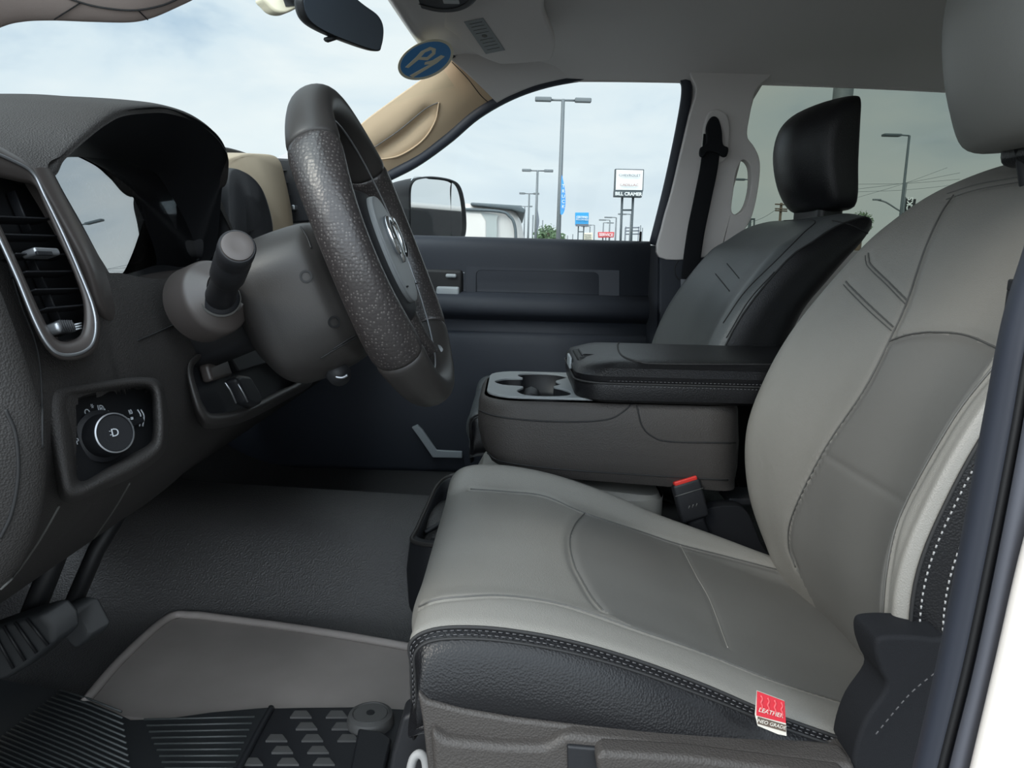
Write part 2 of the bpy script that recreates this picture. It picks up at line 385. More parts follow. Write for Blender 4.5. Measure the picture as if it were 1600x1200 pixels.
# hollow of the grab handle pocket
pl3 = cast(abv, [(583, 232), (625, 203), (664, 171), (686, 160)], 50); pl4 = cast(abv, [(686, 160), (680, 190), (660, 220), (625, 243), (590, 250)], 60)
ag2 = groove(ag, [cast(abv, [(600, 236), (630, 215), (668, 180)], 40)], .012, .018)
ap = struct(solid(link('trim_2', gmesh('trim_2', ag2), 'trimlit'), .012, -1))
tube('pocket_edge', [p+Vector((0, -.002, 0)) for p in pl3], .0012, 'seamg', ap); tube('pocket_edge', [p+Vector((0, -.002, 0)) for p in pl4], .0022, 'trimlit', ap)
tube('trim_joint', [p+Vector((0, -.0005, 0)) for p in cast(abv, [(706, 97), (730, 122), (752, 150), (770, 165)], 30)], .001, 'seam', ap)
ra = [(704, 93), (730, 66), (780, 40), (860, 26), (1000, 24), (1200, 30), (1450, 40), (1700, 50)]
rb = [(774, 156), (800, 143), (850, 125), (935, 110), (1045, 106), (1215, 116), (1480, 125), (1700, 135)]
struct(solid(link('trim_11', gmesh('trim_11', grid(strip('r', ra, rb, .70, .80, 8, None, mid=.010), 120, 30)), 'liner'), .012, 1))
# B pillar trim with the grab handle opening
bp_ = [(1079, 106), (1140, 108), (1206, 112), (1182, 140), (1172, 180), (1168, 212), (1178, 228), (1186, 245), (1188, 265), (1184, 300), (1176, 335), (1164, 358), (1135, 386), (1100, 402), (1030, 402), (1036, 350), (1050, 300), (1064, 240), (1078, 180), (1088, 140)]
bh_ = [(1158, 252), (1166, 251), (1173, 262), (1174, 285), (1170, 310), (1162, 328), (1150, 335), (1143, 328), (1146, 300), (1150, 272)]
bpl = struct(prism('trim_3', smoothloop(A3(bp_, .775), 90), (0, .035, 0), 'liner', bw=.009, seg=4, holes=[smoothloop(A3(bh_, .775), 40)]))
struct(prism('trim_4', A3([(1030, 384), (1030, 640), (1160, 640), (1150, 384)], .78), (0, .03, 0), 'door', bw=.006))
struct(prism('trim_5', A3([(1006, 384), (1000, 640), (1026, 640), (1032, 384)], .795), (0, .02, 0), 'door', bw=.006))

# ------------------------------------------------------------------ passenger door
dr = thing('door_1', 'dark blue-grey passenger door panel below the side window', 'door', (0, .8, .3)); dr['kind'] = 'structure'
del dr['label']; del dr['category']
prof = [(.815, .632), (.800, .640), (.785, .634), (.780, .615), (.783, .56), (.785, .53), (.783, .505), (.765, .497), (.752, .485), (.752, .465), (.77, .452), (.785, .44), (.785, .40), (.77, .385), (.765, .25), (.77, .1), (.775, .03)]
dg_ = grid([[(x, y, z) for y, z in prof] for x in (-1.0, -.3, .1, .345)], 4, 90)
solid(link('door_panel', gmesh('door_panel', dg_), 'door', dr), .01, 1)
def plate3(name, L, Y, th, m, parent, bw=.004, n=0):
    P = A3(L, Y); P = smoothloop(P, n) if n else P
    return prism(name, P, (0, th, 0), m, parent, bw=bw)
def rr_px(x0, y0, x1, y1, r, Y, k=4, skew=0):
    return [at((x0+x1)/2+a, (y0+y1)/2+b+a*.02, Y) for a, b in rrect(x1-x0, y1-y0, r, k)]
def ring_plate(name, o, i, vec, m, parent, bw=.002): return prism(name, o, vec, m, parent, bw=bw, holes=[i])
ring_plate('storage_frame', rr_px(728, 405, 968, 488, 10, .772), rr_px(744, 424, 936, 474, 8, .772), (0, .016, 0), 'door', dr, .003)
prism('storage_lid', rr_px(744, 424, 936, 474, 8, .781), (0, .01, 0), 'dark', dr, bw=.003)
box('storage_ledge', at(840, 480, .768), (.335, .016, .007), 'base', dr, bw=.002)
box('lid_latch', at(816, 489, .772), (.075, .014, .008), 'vdark', dr)
box('handle_cup', at(694, 446, .778), (.10, .02, .085), 'vdark', dr, bw=.01)
box('door_handle', at(700, 455, .765), (.060, .016, .024), 'silver', dr, bw=.006)
box('lock_lever', at(705, 431, .766), (.028, .012, .010), 'silver', dr, bw=.004)
for yy in (400, 425): box('accent_strip', at(690, yy, .776), (.12, .006, .0025), 'silver', dr, bw=.0008)
for yy in (470, 484): box('accent_strip', at(690, yy, .770), (.09, .006, .002), 'silver', dr, bw=.0006)
for xx in (720, 741): lathe('screw_cap', [(.006, 0), (.006, .004), (.004, .006)], at(xx, 487, .77), (0, -1, 0), 'satin', dr, 16)
prism('pocket_panel', A3([(600, 527), (930, 531), (925, 575), (600, 575)], .762), (0, .02, 0), 'door', dr, bw=.008)
lock = tube('lock_button', [at(1000, 380, .80), at(1001, 362, .80)], .003, 'vdark', dr)
ks = [(643, 668), (652, 664), (660, 672), (682, 704), (722, 706), (722, 716), (676, 715), (656, 686)]
prism('pocket_trim', A3(ks, .74), (0, .012, 0), 'silver', dr, bw=.002)

# ------------------------------------------------------------------ driver side B pillar with the seal and white body
le = [(1640, 260), (1600, 390), (1567, 500), (1540, 640), (1505, 830), (1468, 1020), (1427, 1200), (1390, 1350)]
mid = [(1700, 300), (1652, 420), (1622, 540), (1597, 680), (1562, 860), (1524, 1040), (1484, 1200), (1450, 1350)]
re_ = [(1790, 340), (1735, 460), (1690, 580), (1652, 700), (1604, 850), (1562, 1030), (1522, 1200), (1486, 1350)]
far = [(1990, 380), (1930, 500), (1890, 620), (1850, 740), (1804, 900), (1762, 1070), (1722, 1240), (1680, 1390)]
def ext(rows):
    d = [(rows[0][j]-rows[1][j]).normalized() for j in range(4)]
    return [[rows[0][j]+d[j]*(.06*k)+Vector((-.012*k*k*.06, .02*max(0, k-5), 0)) for j in range(4)] for k in (8, 7, 6, 5, 4, 3, 2, 1)]+rows
rows = [[at(*le[i], -.79), at(*le[i], -.835), at(*[(a+b)/2 for a, b in zip(le[i], mid[i])], -.85), at(*mid[i], -.852)] for i in range(8)]
struct(link('trim_6', gmesh('trim_6', grid(ext(rows), 80, 20)), 'seal'))
rows = [[at(*mid[i], -.850), at(*mid[i], -.866), at(*[(a+b)/2 for a, b in zip(mid[i], re_[i])], -.872), at(*re_[i], -.868)] for i in range(8)]
struct(link('trim_7', gmesh('trim_7', grid(ext(rows), 80, 20)), 'pillar'))
rows = [[at(*re_[i], -.866), at(*re_[i], -.885), at(*[(a+b)/2 for a, b in zip(re_[i], far[i])], -.892), at(*far[i], -.89)] for i in range(8)]
struct(link('trim_8', gmesh('trim_8', grid(ext(rows), 80, 20)), 'white'))
tube('seal_ridge', [at(x-12, y, -.853) for x, y in mid], .0022, 'vdark', bpy.data.objects['trim_6'], n=40)
tube('striker', [at(x, y, -.878) for x, y in ((1556, 1192), (1574, 1178), (1604, 1184), (1640, 1200))], .004, 'satin', bpy.data.objects['trim_8'], n=20)
box('seal_clip', at(1592, 472, -.828), (.008, .012, .014), 'vdark', bpy.data.objects['trim_6'], bw=.002)
box('seal_clip', at(1590, 446, -.828), (.005, .010, .006), 'vdark', bpy.data.objects['trim_6'], bw=.001)
# curved overhead trim at the top left corner
tp = [(-60, 72), (0, 43), (35, 34), (80, 32), (140, 34), (200, 35), (234, 29), (270, 14), (310, -6), (360, -40)]
rows = []
for x, y in tp:
    a = at(x, y, -.42); rows.append([tuple(a+Vector((-.03, 0, .03))), tuple(a), tuple(a+Vector((.012, -.03, .012))), tuple(a+Vector((.02, -.07, .05))), tuple(a+Vector((.02, -.10, .10))), (a.x*.5-.10, -.52, 1.02)])
tg = grid(rows, 60, 30); ot = solid(link('trim_9', gmesh('trim_9', tg), 'overhead'), .01, 1); struct(ot)
tbv = bvh_of(tg)
tube('inner_seam', [p for p in cast(tbv, [(105, -4), (150, 9), (205, 15), (250, 8), (285, -6)], 40, .001)], .0009, 'seam', ot)
for l in ([(125, 4), (85, 29)], [(217, 16), (232, 31)]):
    q = cast(tbv, l, 10, .001)
    if len(q) > 2: tube('joint_seam', q, .0006, 'seam', ot)
# ================================================================== SEATS
def topx(v):
    d = Vector(v)-CAM; w = d.dot(fw); return 800+FPX*d.dot(RT)/w, 600-FPX*d.dot(UP)/w
def inside(x, y, P):
    c = False
    for (a, b), (e, f) in zip(P, P[1:]+P[:1]):
        if (b > y) != (f > y) and x < (e-a)*(y-b)/(f-b)+a: c = not c
    return c
def paint(o, loop, m):
    o.data.materials.append(M[m])
    for f in o.data.polygons:
        if f.normal.z > -.3 or True:
            x, y = topx(f.center)
            if inside(x, y, loop): f.material_index = 1
def make_seat(dy, label, hx, detail):
    T = Vector((0, dy, 0)); yc = -.40
    root = thing('front_seat', label, 'car seat', (.2, yc+dy, .04))
    # cushion
    Xn = [-.10, -.075, -.045, -.005, .045, .107, .159, .211, .285, .36, .44]; Zn = [.316, .324, .330, .329, .322, .304, .285, .263, .237, .212, .19]
    nz = lambda x: float(np.interp(x, Xn, Zn))
    F = [-1.0, -.93, -.80, -.6, -.3, 0, .3, .6, .75, .9, 1.0]; O = [-.001, .002, .000, -.012, -.022, -.024, -.026, -.031, -.031, -.012, -.024]
    rings = []
    for X, dz, w in ((-.079, -.075, .245), (-.087, -.055, .252), (-.086, -.028, .257), (-.076, -.008, .26), (-.055, -.001, .26), (-.02, 0, .26), (.02, 0, .26), (.06, 0, .26), (.107, 0, .26), (.16, 0, .26), (.21, 0, .26), (.26, 0, .26), (.31, 0, .26), (.36, 0, .255), (.42, -.005, .25), (.45, -.02, .24)):
        z0 = nz(X); flat = min(1, max(0, 1+dz/.05)); zb = z0-.075-.0*X
        if X > .2: zb = z0-.06
        r = [(X, yc+f*w, z0+dz+o*flat) for f, o in zip(F, O)]
        hb = (z0+dz-zb) if (z0+dz-zb) > .01 else .01
        r += [(X, yc+w+.012, z0+dz-.045 if dz > -.03 else z0+dz-.01), (X, yc+w, min(zb, z0+dz-.012)), (X, yc, min(zb, z0+dz-.012)), (X, yc-w, min(zb, z0+dz-.014)), (X, yc-w-.022, zb+.006 if dz > -.06 else z0+dz-.008), (X, yc-w-.026, zb+hb*.40 if dz > -.06 else z0+dz-.006), (X, yc-w-.016, zb+hb*.82 if dz > -.06 else z0+dz-.004)]
        r = [(max(x, -.074) if y < yc-.2 and y > yc-.262 else (max(x, -.066) if y <= yc-.262 else x), y, z) for x, y, z in r]
        rings.append(r)
    NV = 18*(20 if detail else 5); NUc = 320 if detail else 60
    G = grid(rings, NUc, NV, cv=True); per = NV//18
    bv = bvh_of(G, True)
    lines = []
    if detail:
        sm = dict(near=[(655, 948), (680, 938), (720, 933), (790, 931), (880, 945), (1000, 985), (1100, 1020), (1200, 1060), (1340, 1105)],
                  far=[(735, 764), (790, 768), (850, 775), (912, 801), (1000, 830), (1060, 850), (1130, 868), (1215, 890)],
                  arc=[(914, 801), (898, 820), (890, 845), (896, 880), (908, 905), (925, 934), (942, 954)],
                  crease=[(1062, 850), (1088, 900), (1110, 940), (1137, 1012)])
        lines = {k: cast(bv, v, 110) for k, v in sm.items()}
        G = groove(G, [lines['near'], lines['far'], lines['arc']], .0035, .0055); G = groove(G, [lines['crease']], .0012, .004)
        bv = bvh_of(G, True); lines = {k: cast(bv, v, 110, .0002) for k, v in sm.items()}
    # grey top (ring columns 0..10), black sides (the rest)
    top = 10*per
    cu = link('cushion', gmesh('cushion', G+np.array(T), cv=True, v0=0, v1=top), 'seat', root)
    sd_ = link('cushion_side', gmesh('cushion_side', G+np.array(T), cv=True, v0=top, v1=NV), 'black', root)
    sc2 = 2 if detail else 1
    edge = [Vector(G[i, 0])+T for i in range(6*sc2, NUc, 2*sc2)]
    tube('welt', [p+Vector((0, -.0015, 0)) for p in edge], .0016, 'seam', cu)
    if detail: paint(cu, sm['arc'][::-1]+sm['far'][4:]+[(1280, 900), (1500, 1000), (1500, 1180), (1340, 1105)]+sm['near'][::-1][1:4], 'insert')
    e2 = [Vector(G[i, NV-int(per*.55)])+T for i in range(6*sc2, NUc, 2*sc2)]; tube('welt', [p+Vector((0, -.0006, 0)) for p in e2], .0012, 'seam', sd_)
    if detail:
        for fr in (.22, .40):
            stitches('stitching', [Vector(G[i, NV-int(per*fr*1.0)-(0)])+T+Vector((0, -.0006, .0002)) for i in range(12, NUc)], .0032, .0022, .0005, 'dstitch', sd_)
        for k in ('near', 'far', 'arc'):
            tube('seam', lines[k], .0009, 'seamg', cu)
        tube('crease', lines['crease'], .0006, 'seat', cu)
    # backrest
    Fr = [(.41, .10), (.398, .15), (.372, .205), (.342, .285), (.332, .37), (.349, .444), (.387, .526), (.456, .623), (.50, .67), (.553, .711), (.62, .742), (.668, .748), (.69, .744)]
    Bk = [(.56, .09), (.555, .14), (.54, .19), (.51, .28), (.50, .37), (.51, .44), (.535, .52), (.585, .60), (.625, .64), (.665, .67), (.70, .70), (.712, .722), (.712, .735)]
    if not detail:
        Fr[8:] = [(.498, .655), (.540, .684), (.580, .698), (.602, .700), (.612, .698)]; Bk[7:] = [(.575, .575), (.60, .61), (.625, .64), (.642, .668), (.640, .685), (.632, .692)]
    Wd = [.225, .235, .25, .262, .264, .264, .262, .258, .254, .246, .232, .222, .21]
    Rc = [.02, .02, .025, .034, .040, .040, .034, .022, .014, .008, .004, .001, 0]
    F = [-1.0, -.95, -.86, -.68, -.35, 0, .35, .68, .86, .95, 1.0]; C = [.022, .006, 0, .35, .9, 1, .9, .35, 0, .006, .022]
    rings = []
    for (xf, zf), (xb, zb), w, rc in zip(Fr, Bk, Wd, Rc):
        r = []
        d = Vector((xb-xf, 0, zb-zf)); xf0 = xf
        for f, c in zip(F, C):
            xf = xf0+(float(np.interp(f, [-1, -.95, -.86, -.68, -.5], [-.040, -.036, -.026, -.008, 0])) if detail else 0)
            q = c*rc if c >= .3 or c == 0 else c; fr = min(.45, q/max(d.length, .02)); r.append((xf+d.x*fr, yc+f*w, zf+d.z*fr))
        xf = xf0
        for f, fr in ((1.02, .45), (.98, .8), (.6, 1), (0, 1), (-.6, 1), (-.98, .8), (-1.02, .45)): r.append((xf+d.x*fr, yc+f*w, zf+d.z*fr))
        rings.append(r)
    NUb = 320 if detail else 70
    B = grid(rings, NUb, NV, cv=True); bb = bvh_of(B, True)
    if detail:
        sb = dict(far=[(1243, 886), (1232, 850), (1240, 800), (1290, 700), (1350, 610), (1392, 528), (1418, 470), (1445, 390), (1470, 335), (1490, 305)],
                  near=[(1366, 1060), (1378, 980), (1385, 900), (1402, 820), (1440, 740), (1500, 640), (1560, 565)],
                  arc=[(1390, 533), (1420, 523), (1460, 519), (1510, 524), (1562, 545)],
                  top1=[(1478, 312), (1530, 296), (1600, 284)], top2=[(1480, 303), (1530, 288), (1600, 276)],
                  s1=[(1357, 396), (1358, 405), (1362, 415), (1390, 442), (1418, 470)], s2=[(1322, 440), (1330, 449), (1362, 480), (1396, 511)],
                  s3=[(1352, 400), (1353, 409), (1358, 419), (1388, 448), (1414, 475)], s4=[(1318, 445), (1327, 455), (1358, 486), (1393, 517)],
                  crease=[(1290, 712), (1350, 748), (1411, 784)])
        lb = {k: cast(bb, v, 90) for k, v in sb.items()}
        B = groove(B, [lb['far'], lb['near'], lb['arc']], .0035, .006); B = groove(B, [lb[k] for k in ('s1', 's2', 'top1', 'crease')], .0015, .004)
        bb = bvh_of(B, True); lb = {k: cast(bb, v, 90, .0006) for k, v in sb.items()}
    b_ = link('backrest', gmesh('backrest', B+np.array(T), cv=True, v0=0, v1=top, capu=False), 'seat', root)
    c_ = link('backrest_side', gmesh('backrest_side', B+np.array(T), cv=True, v0=top, v1=NV), 'black', root)
    cap = bpy.data.meshes.new('top_cap'); cap.from_pydata([tuple(Vector(p)+T) for p in B[-1]], [], [tuple(range(NV))]); link('top_cap', cap, 'black', root, False)
    if detail: paint(b_, sb['far'][:6]+sb['arc'][1:]+sb['near'][::-1][1:]+[(1380, 1120), (1300, 1000)], 'insert')
    e3 = [Vector(B[i, 0])+T for i in range(8*sc2, NUb-6*sc2, 2*sc2)]; tube('welt', [p+Vector((-.0012, -.0008, 0)) for p in e3], .0016, 'seam', b_)
    for j in ((NV-2, NV-6) if detail else (NV-2, NV-3)):
        e4 = [Vector(B[i, j])+T+Vector((-.0006, -.0006, 0)) for i in range(10*sc2, NUb-40*sc2)]
        stitches('stitching', e4, .0026, .0030, .0008, 'stitch' if detail else 'dstitch', c_)
    if detail:
        for k in ('far', 'near', 'arc', 's1', 's2'):
            tube('seam', lb[k], .0010, 'seamg', b_)
        for k in ('s3', 's4', 'top2', 'top1'): tube('seam', lb[k], .0007, 'seamg', b_)
    else:
        # seams on the passenger backrest
        Bt = B+np.array(T); bt = bvh_of(Bt, True)
        for k in ([(1225, 345), (1255, 344), (1274, 347), (1255, 365), (1215, 405), (1165, 455), (1130, 505)], [(1136, 412), (1155, 435)], [(1118, 428), (1140, 455)], [(1210, 425), (1170, 470), (1135, 528)], [(1300, 345), (1330, 352), (1362, 368)]):
            q = cast(bt, k, 50, .0004)
            if len(q) > 3: tube('seam', q, .0011, 'seam', b_)
    # headrest
    hp = [(.600, .712), (.572, .745), (.555, .79), (.548, .84), (.556, .885), (.578, .915), (.612, .933), (.645, .938), (.656, .930), (.660, .89), (.668, .80), (.678, .72), (.645, .706)]
    hp = cr1(np.array(hp), 52, True); cxz = hp.mean(0); rings = []
    for f, s, fx_ in ((-1, .45, .50), (-.985, .78, .52), (-.93, .93, .58), (-.8, .985, .68), (-.45, 1, .92), (0, 1.0, 1), (.45, 1, .92), (.8, .985, .68), (.93, .93, .58), (.985, .78, .52), (1, .45, .50)):
        rings.append([(.668-(.668-(cxz[0]+(x-cxz[0])*s))*fx_+hx, yc+f*(.135 if detail else .122), cxz[1]+(z-cxz[1])*s*(1 if detail else .92)+(.036 if detail else -.006)) for x, z in hp])
    H = grid(rings, 60, 52, cv=True)
    h_ = link('headrest', gmesh('headrest', H+np.array(T), cv=True, capu=True), 'seatmid' if detail else 'black', root)
    if not detail:
        for o_ in (cu, b_): o_.data.materials[0] = M['seatshade']  # passenger cushion and backrest: same grey leather, shade put into the colour
    for s in (-1, 1): tube('headrest_post', [Vector((.62+hx*.4, yc+s*.05, .64))+T, Vector((.63+hx*.8, yc+s*.05, .75))+T], .008, 'vdark', h_)
    box('post_cover', Vector((.632+hx*.62, yc, .752 if detail else .704))+T, (.05, .17 if detail else .15, .055), 'black', h_, bw=.012)
    # plastic base: shell, recess and recliner cover
    if dy == 0:
        so_ = [(652, 1082), (668, 1096), (720, 1110), (800, 1124), (900, 1136), (1050, 1153), (1200, 1172), (1340, 1190), (1346, 1240), (1340, 1420), (700, 1420), (682, 1300), (668, 1200), (660, 1130)]
        P = [at(x, y, -.690) for x, y in so_]
    else:
        P = [Vector((x, yc+dy-.27, z)) for x, z in ((-.06, .20), (.3, .15), (.4, .14), (.4, .05), (-.04, .05))]
    sh = prism('seat_base', P, (0, .07, 0), 'base', root, bw=.012, seg=4)
    box('seat_pan', (.16, yc+dy+.02, .10), (.42, .46, .10), 'dark', sh, bw=.01)
    if dy == 0:
        lp = [(672, 1142), (700, 1158), (780, 1166), (852, 1168), (885, 1148), (1000, 1160), (1340, 1198), (1340, 1400), (690, 1400)]
        prism('side_cover', [at(x, y, -.700) for x, y in lp], (0, .03, 0), 'base', sh, bw=.006)
        lp = [(886, 1166), (1000, 1176), (1330, 1212), (1330, 1300), (890, 1300)]
        prism('switch_recess', [at(x, y, -.7035) for x, y in lp], (0, .01, 0), 'dark', sh, bw=.002)
        prism('recline_lever', [at(x, y, -.715) for x, y in ((930, 1182), (945, 1176), (1080, 1184), (1330, 1216), (1330, 1250), (935, 1215))], (0, .02, 0), 'base', sh, bw=.005)
        # hinge cover at the back corner
        hc = [(1368, 1006), (1378, 996), (1415, 994), (1455, 998), (1490, 1010), (1500, 1120), (1460, 1260), (1330, 1290), (1332, 1195), (1350, 1130), (1384, 1078), (1376, 1050), (1369, 1028)]
        prism('hinge_cover', smoothloop([at(x, y, -.692) for x, y in hc], 60), (0, .04, 0), 'belt', root, bw=.012, seg=4)
        a = [at(1460, 1052, -.699), at(1420, 1086, -.699), at(1366, 1150, -.699)]; stitches('stitching', cr1(np.array([tuple(p) for p in a]), 20), .003, .003, .0005, 'dstitch', root)
        # red and white fabric tag sewn in the side seam
        n = Vector((0, -1, .1)).normalized()
        tg_ = [(1183, 1080), (1226, 1096), (1228, 1130), (1229, 1150), (1215, 1147), (1184, 1134), (1180, 1118)]
        tgo = prism('fabric_tag', [at(x, y, -.694) for x, y in tg_], (0, .0012, 0), 'tagwhite', root, smooth=False)
        prism('red_field', [at(x, y, -.6945) for x, y in ((1183, 1080), (1226, 1096), (1228, 1130), (1182, 1118))], (0, .0004, 0), 'tagred', tgo, smooth=False)
        prism('brown_band', [at(x, y, -.6945) for x, y in ((1184, 1120), (1228, 1133), (1228, 1144), (1184, 1131))], (0, .0004, 0), 'tagdark', tgo, smooth=False)
        rv = at(1228, 1118, -.695)-at(1184, 1106, -.695)
        text('tag_text', 'LEATHER', at(1205, 1114, -.6949), rv, (0, 0, 1), .0048, 'tagwhite', tgo, .0001)
        text('tag_text', 'NEO GRADE', at(1206, 1132, -.6949), rv, (0, 0, 1), .0040, 'tagwhite', tgo, .0001)
        for k in range(4):
            p = [at(1189+k*10.5+d*2.2, 1087+k*3.6+i*5.5, -.6949) for i, d in enumerate((0, 1, 0, 1, 0))]; tube('heat_wave', p, .0006, mat('tag_pink', (214, 86, 92), .7) if k == 0 else bpy.data.materials['tag_pink'], tgo, n=14)
    return root
make_seat(0, 'grey leather driver seat with black sides and a red tag, nearest the camera', -.105, True)
make_seat(.80, 'shade-darkened grey leather passenger seat seen behind the centre armrest, headrest in the rear window', -.022, False)

# ================================================================== CENTRE CONSOLE AND ARMREST
cc = thing('center_console', 'dark grey centre console with a light grey cup holder tray and padded armrest lid', 'console', (.15, 0, .28))
def yloft(name, rows, nu, nv, m, parent, cap=True):
    return link(name, gmesh(name, grid(rows, nu, nv, cv=True), cv=True, capu=cap), m, parent)
def cring(z, x0, x1, y0, y1, r, k=5):
    cx, cy = (x0+x1)/2, (y0+y1)/2; return [Vector((cx+a, cy+b, z(cx+a) if callable(z) else z)) for a, b in rrect(x1-x0, y1-y0, r, k)]
# body: tapering tub, top follows the slanted tray
def body(name, levels, m, parent, bw=0):
    G = np.array([[tuple(p) for p in lv] for lv in levels]); me = gmesh(name, G, cv=True, capu=True); o = link(name, me, m, parent); me.set_sharp_from_angle(angle=math.radians(35)); return o
sl_ = lambda z0, k=-.055: (lambda x: z0+k*(x+.05))
lv = [cring(sl_(.292), .00, .345, -.112, .13, .03), cring(sl_(.303), -.030, .348, -.118, .125, .05), cring(sl_(.325), -.044, .35, -.123, .129, .055), cring(sl_(.352), -.050, .35, -.125, .131, .06), cring(sl_(.364), -.051, .35, -.125, .131, .06)]
cb = body('console_body', lv, 'base', cc)
lv = [cring(sl_(.364), -.051, .35, -.125, .131, .06), cring(sl_(.370, -.03), -.051, .348, -.125, .131, .06), cring(sl_(.392, .0), -.050, .345, -.124, .130, .06), cring(sl_(.400, .0), -.046, .342, -.120, .127, .056), cring(sl_(.402, .0), -.042, .34, -.117, .124, .053)]
ts = link('tray_surround', gmesh('tray_surround', np.array([[tuple(p) for p in l] for l in lv]), cv=True), 'base', cc)
# tray plate with three cup wells and a coin slot
zt = .4045
to = [Vector((p.x, p.y, zt)) for p in cring(zt, -.038, .17, -.115, .122, .05)]
def ell(cx, cy, rx, ry, n=24): return [Vector((cx+rx*math.cos(2*PI*i/n), cy+ry*math.sin(2*PI*i/n), zt)) for i in range(n)]
h1 = ell(.048, -.068, .040, .036); h2 = ell(.052, .078, .040, .036); h3 = ell(.000, .012, .028, .032); h5 = ell(.062, .006, .020, .022)
wells = smoothloop([Vector((x, y, zt)) for x, y in ((.008, -.068), (.020, -.100), (.050, -.108), (.082, -.096), (.090, -.068), (.078, -.040), (.066, -.022), (.080, .004), (.072, .030), (.082, .050), (.094, .074), (.080, .100), (.050, .108), (.018, .098), (.010, .074), (.018, .050), (-.010, .042), (-.028, .012), (-.014, -.018), (.018, -.030))], 80)
slot = [Vector((.128+a, .012+b, zt)) for a, b in rrect(.056, .062, .02, 4)]
tr = prism('cup_tray', to, (0, 0, .004), 'cup', cc, bw=.0015, holes=[wells, slot])
wg = np.array([[tuple(p) for p in wells], [tuple(Vector((.04+(p.x-.04)*.9, (p.y)*.93, .375))) for p in wells], [tuple(Vector((.04+(p.x-.04)*.86, p.y*.9, .3795-.045))) for p in wells]])
for nm, L in (('cup_well', wells), ('slot_well', slot)):
    cq = sum(L, Vector())/len(L); zf = .372 if nm == 'cup_well' else .388
    G = np.array([[tuple(p+Vector((0, 0, .001))) for p in L], [tuple(p) for p in L], [(cq.x+(p.x-cq.x)*.97, cq.y+(p.y-cq.y)*.97, zf+.004) for p in L], [(cq.x+(p.x-cq.x)*.92, cq.y+(p.y-cq.y)*.92, zf) for p in L], [(cq.x+(p.x-cq.x)*.02, cq.y+(p.y-cq.y)*.02, zf) for p in L]])
    link(nm, gmesh(nm, G, cv=True), 'dark', tr)
for c, r in (((.048, -.068), .030), ((.052, .078), .030)): lathe('cup_liner', [(r+.004, 0), (r+.004, .0012), (r, .0013), (r-.002, .0003)], (c[0], c[1], .3722), (0, 0, 1), 'vdark', tr, 28)
tube('divider', [Vector((.030, -.030, .384)), Vector((.034, .0, .388)), Vector((.032, .036, .384))], .013, 'dark', tr, n=10)
# seams on the body side
_n = len(cb.data.vertices)
cbv = BVHTree.FromPolygons([v.co for v in cb.data.vertices]+[v.co for v in ts.data.vertices], [tuple(f.vertices) for f in cb.data.polygons]+[tuple(i+_n for i in f.vertices) for f in ts.data.polygons])
for l in ([(746, 640), (775, 650), (830, 657), (900, 659), (950, 655), (975, 642), (992, 626)], [(995, 634), (1003, 665), (1020, 682), (1050, 690), (1165, 692)], [(762, 708), (790, 722), (900, 735), (1165, 752)]):
    q = cast(cbv, l, 60, .0003)
    if len(q) > 3: tube('panel_seam', q, .0012, 'seam', cb)
# armrest lid
ar = [Vector(p) for p in [(0, 0, 0)]]
def aring(z, ins, zf): return [Vector((x, y, z+zf*max(0, .14-x))) for x, y in [(p.x, p.y) for p in cring(0, .092+ins, .52, -.135+ins, .150-ins, .045)]]
lv = [aring(.405, .010, 0), aring(.410, .002, 0), aring(.428, 0, 0), aring(.434, .001, 0)]
al = body('armrest_lid', lv, 'black', cc)
lv = [aring(.435, .002, 0), aring(.445, .000, 0), aring(.456, .006, -.05), aring(.463, .022, -.12), aring(.466, .05, -.16), aring(.466, .09, -.2)]
at_ = body('armrest_pad', lv, 'black', cc)
abv2 = BVHTree.FromPolygons([v.co for v in at_.data.vertices], [tuple(f.vertices) for f in at_.data.polygons])
for l in ([(972, 532), (965, 540), (972, 556), (1000, 566), (1040, 569), (1215, 570)],):
    q = cast(abv2, l, 60, .0003)
    if len(q) > 3: tube('pad_seam', q, .0014, 'seam', at_)
rg = [Vector((x, y, .4345)) for x, y in [(p.x, p.y) for p in cring(0, .0935, .52, -.1335, .1485, .045, 8)]]
rg = rg[9:27]
tube('welt', cring(.4347, .0915, .52, -.1355, .1505, .045, 8)[::1]+[], .0016, 'seam', al, closed=True)
q = [Vector((x, -.1362, .4385)) for x in np.linspace(.14, .5, 30)]; stitches('stitching', q, .0030, .0025, .0006, 'dstitch', al)
q = [Vector((x, -.1362, .4312)) for x in np.linspace(.14, .5, 30)]; stitches('stitching', q, .0030, .0025, .0006, 'dstitch', al)
# latch paddle in a scoop at the front of the lid
box('latch_scoop', (.128, .005, .4545), (.056, .110, .010), 'vdark', al, bw=.004)
box('latch_paddle', (.128, .005, .4585), (.042, .080, .009), 'black', al, bw=.004)
box('latch_plate', (.0915, .005, .446), (.004, .055, .018), 'silver', al, bw=.0015)
# centre seat cushion under the console
cs = thing('center_seat_cushion', 'light grey leather middle seat cushion under the centre console', 'seat cushion', (.15, 0, .2))
lv = [cring(.18, -.045, .24, -.095, .12, .03), cring(.25, -.055, .24, -.105, .118, .04), cring(sl_(.270, -.10), -.045, .24, -.102, .116, .04), cring(sl_(.280, -.10), -.02, .235, -.09, .12, .035)]
co_ = body('cushion', lv, 'seat', cs)
box('cushion_base', (.18, .005, .12), (.34, .20, .12), 'vdark', cs, bw=.01)
# back rail bracket by the buckle
box('seat_bracket', at(1160, 775, -.05), (.06, .06, .012), 'dark', cs, bw=.003)

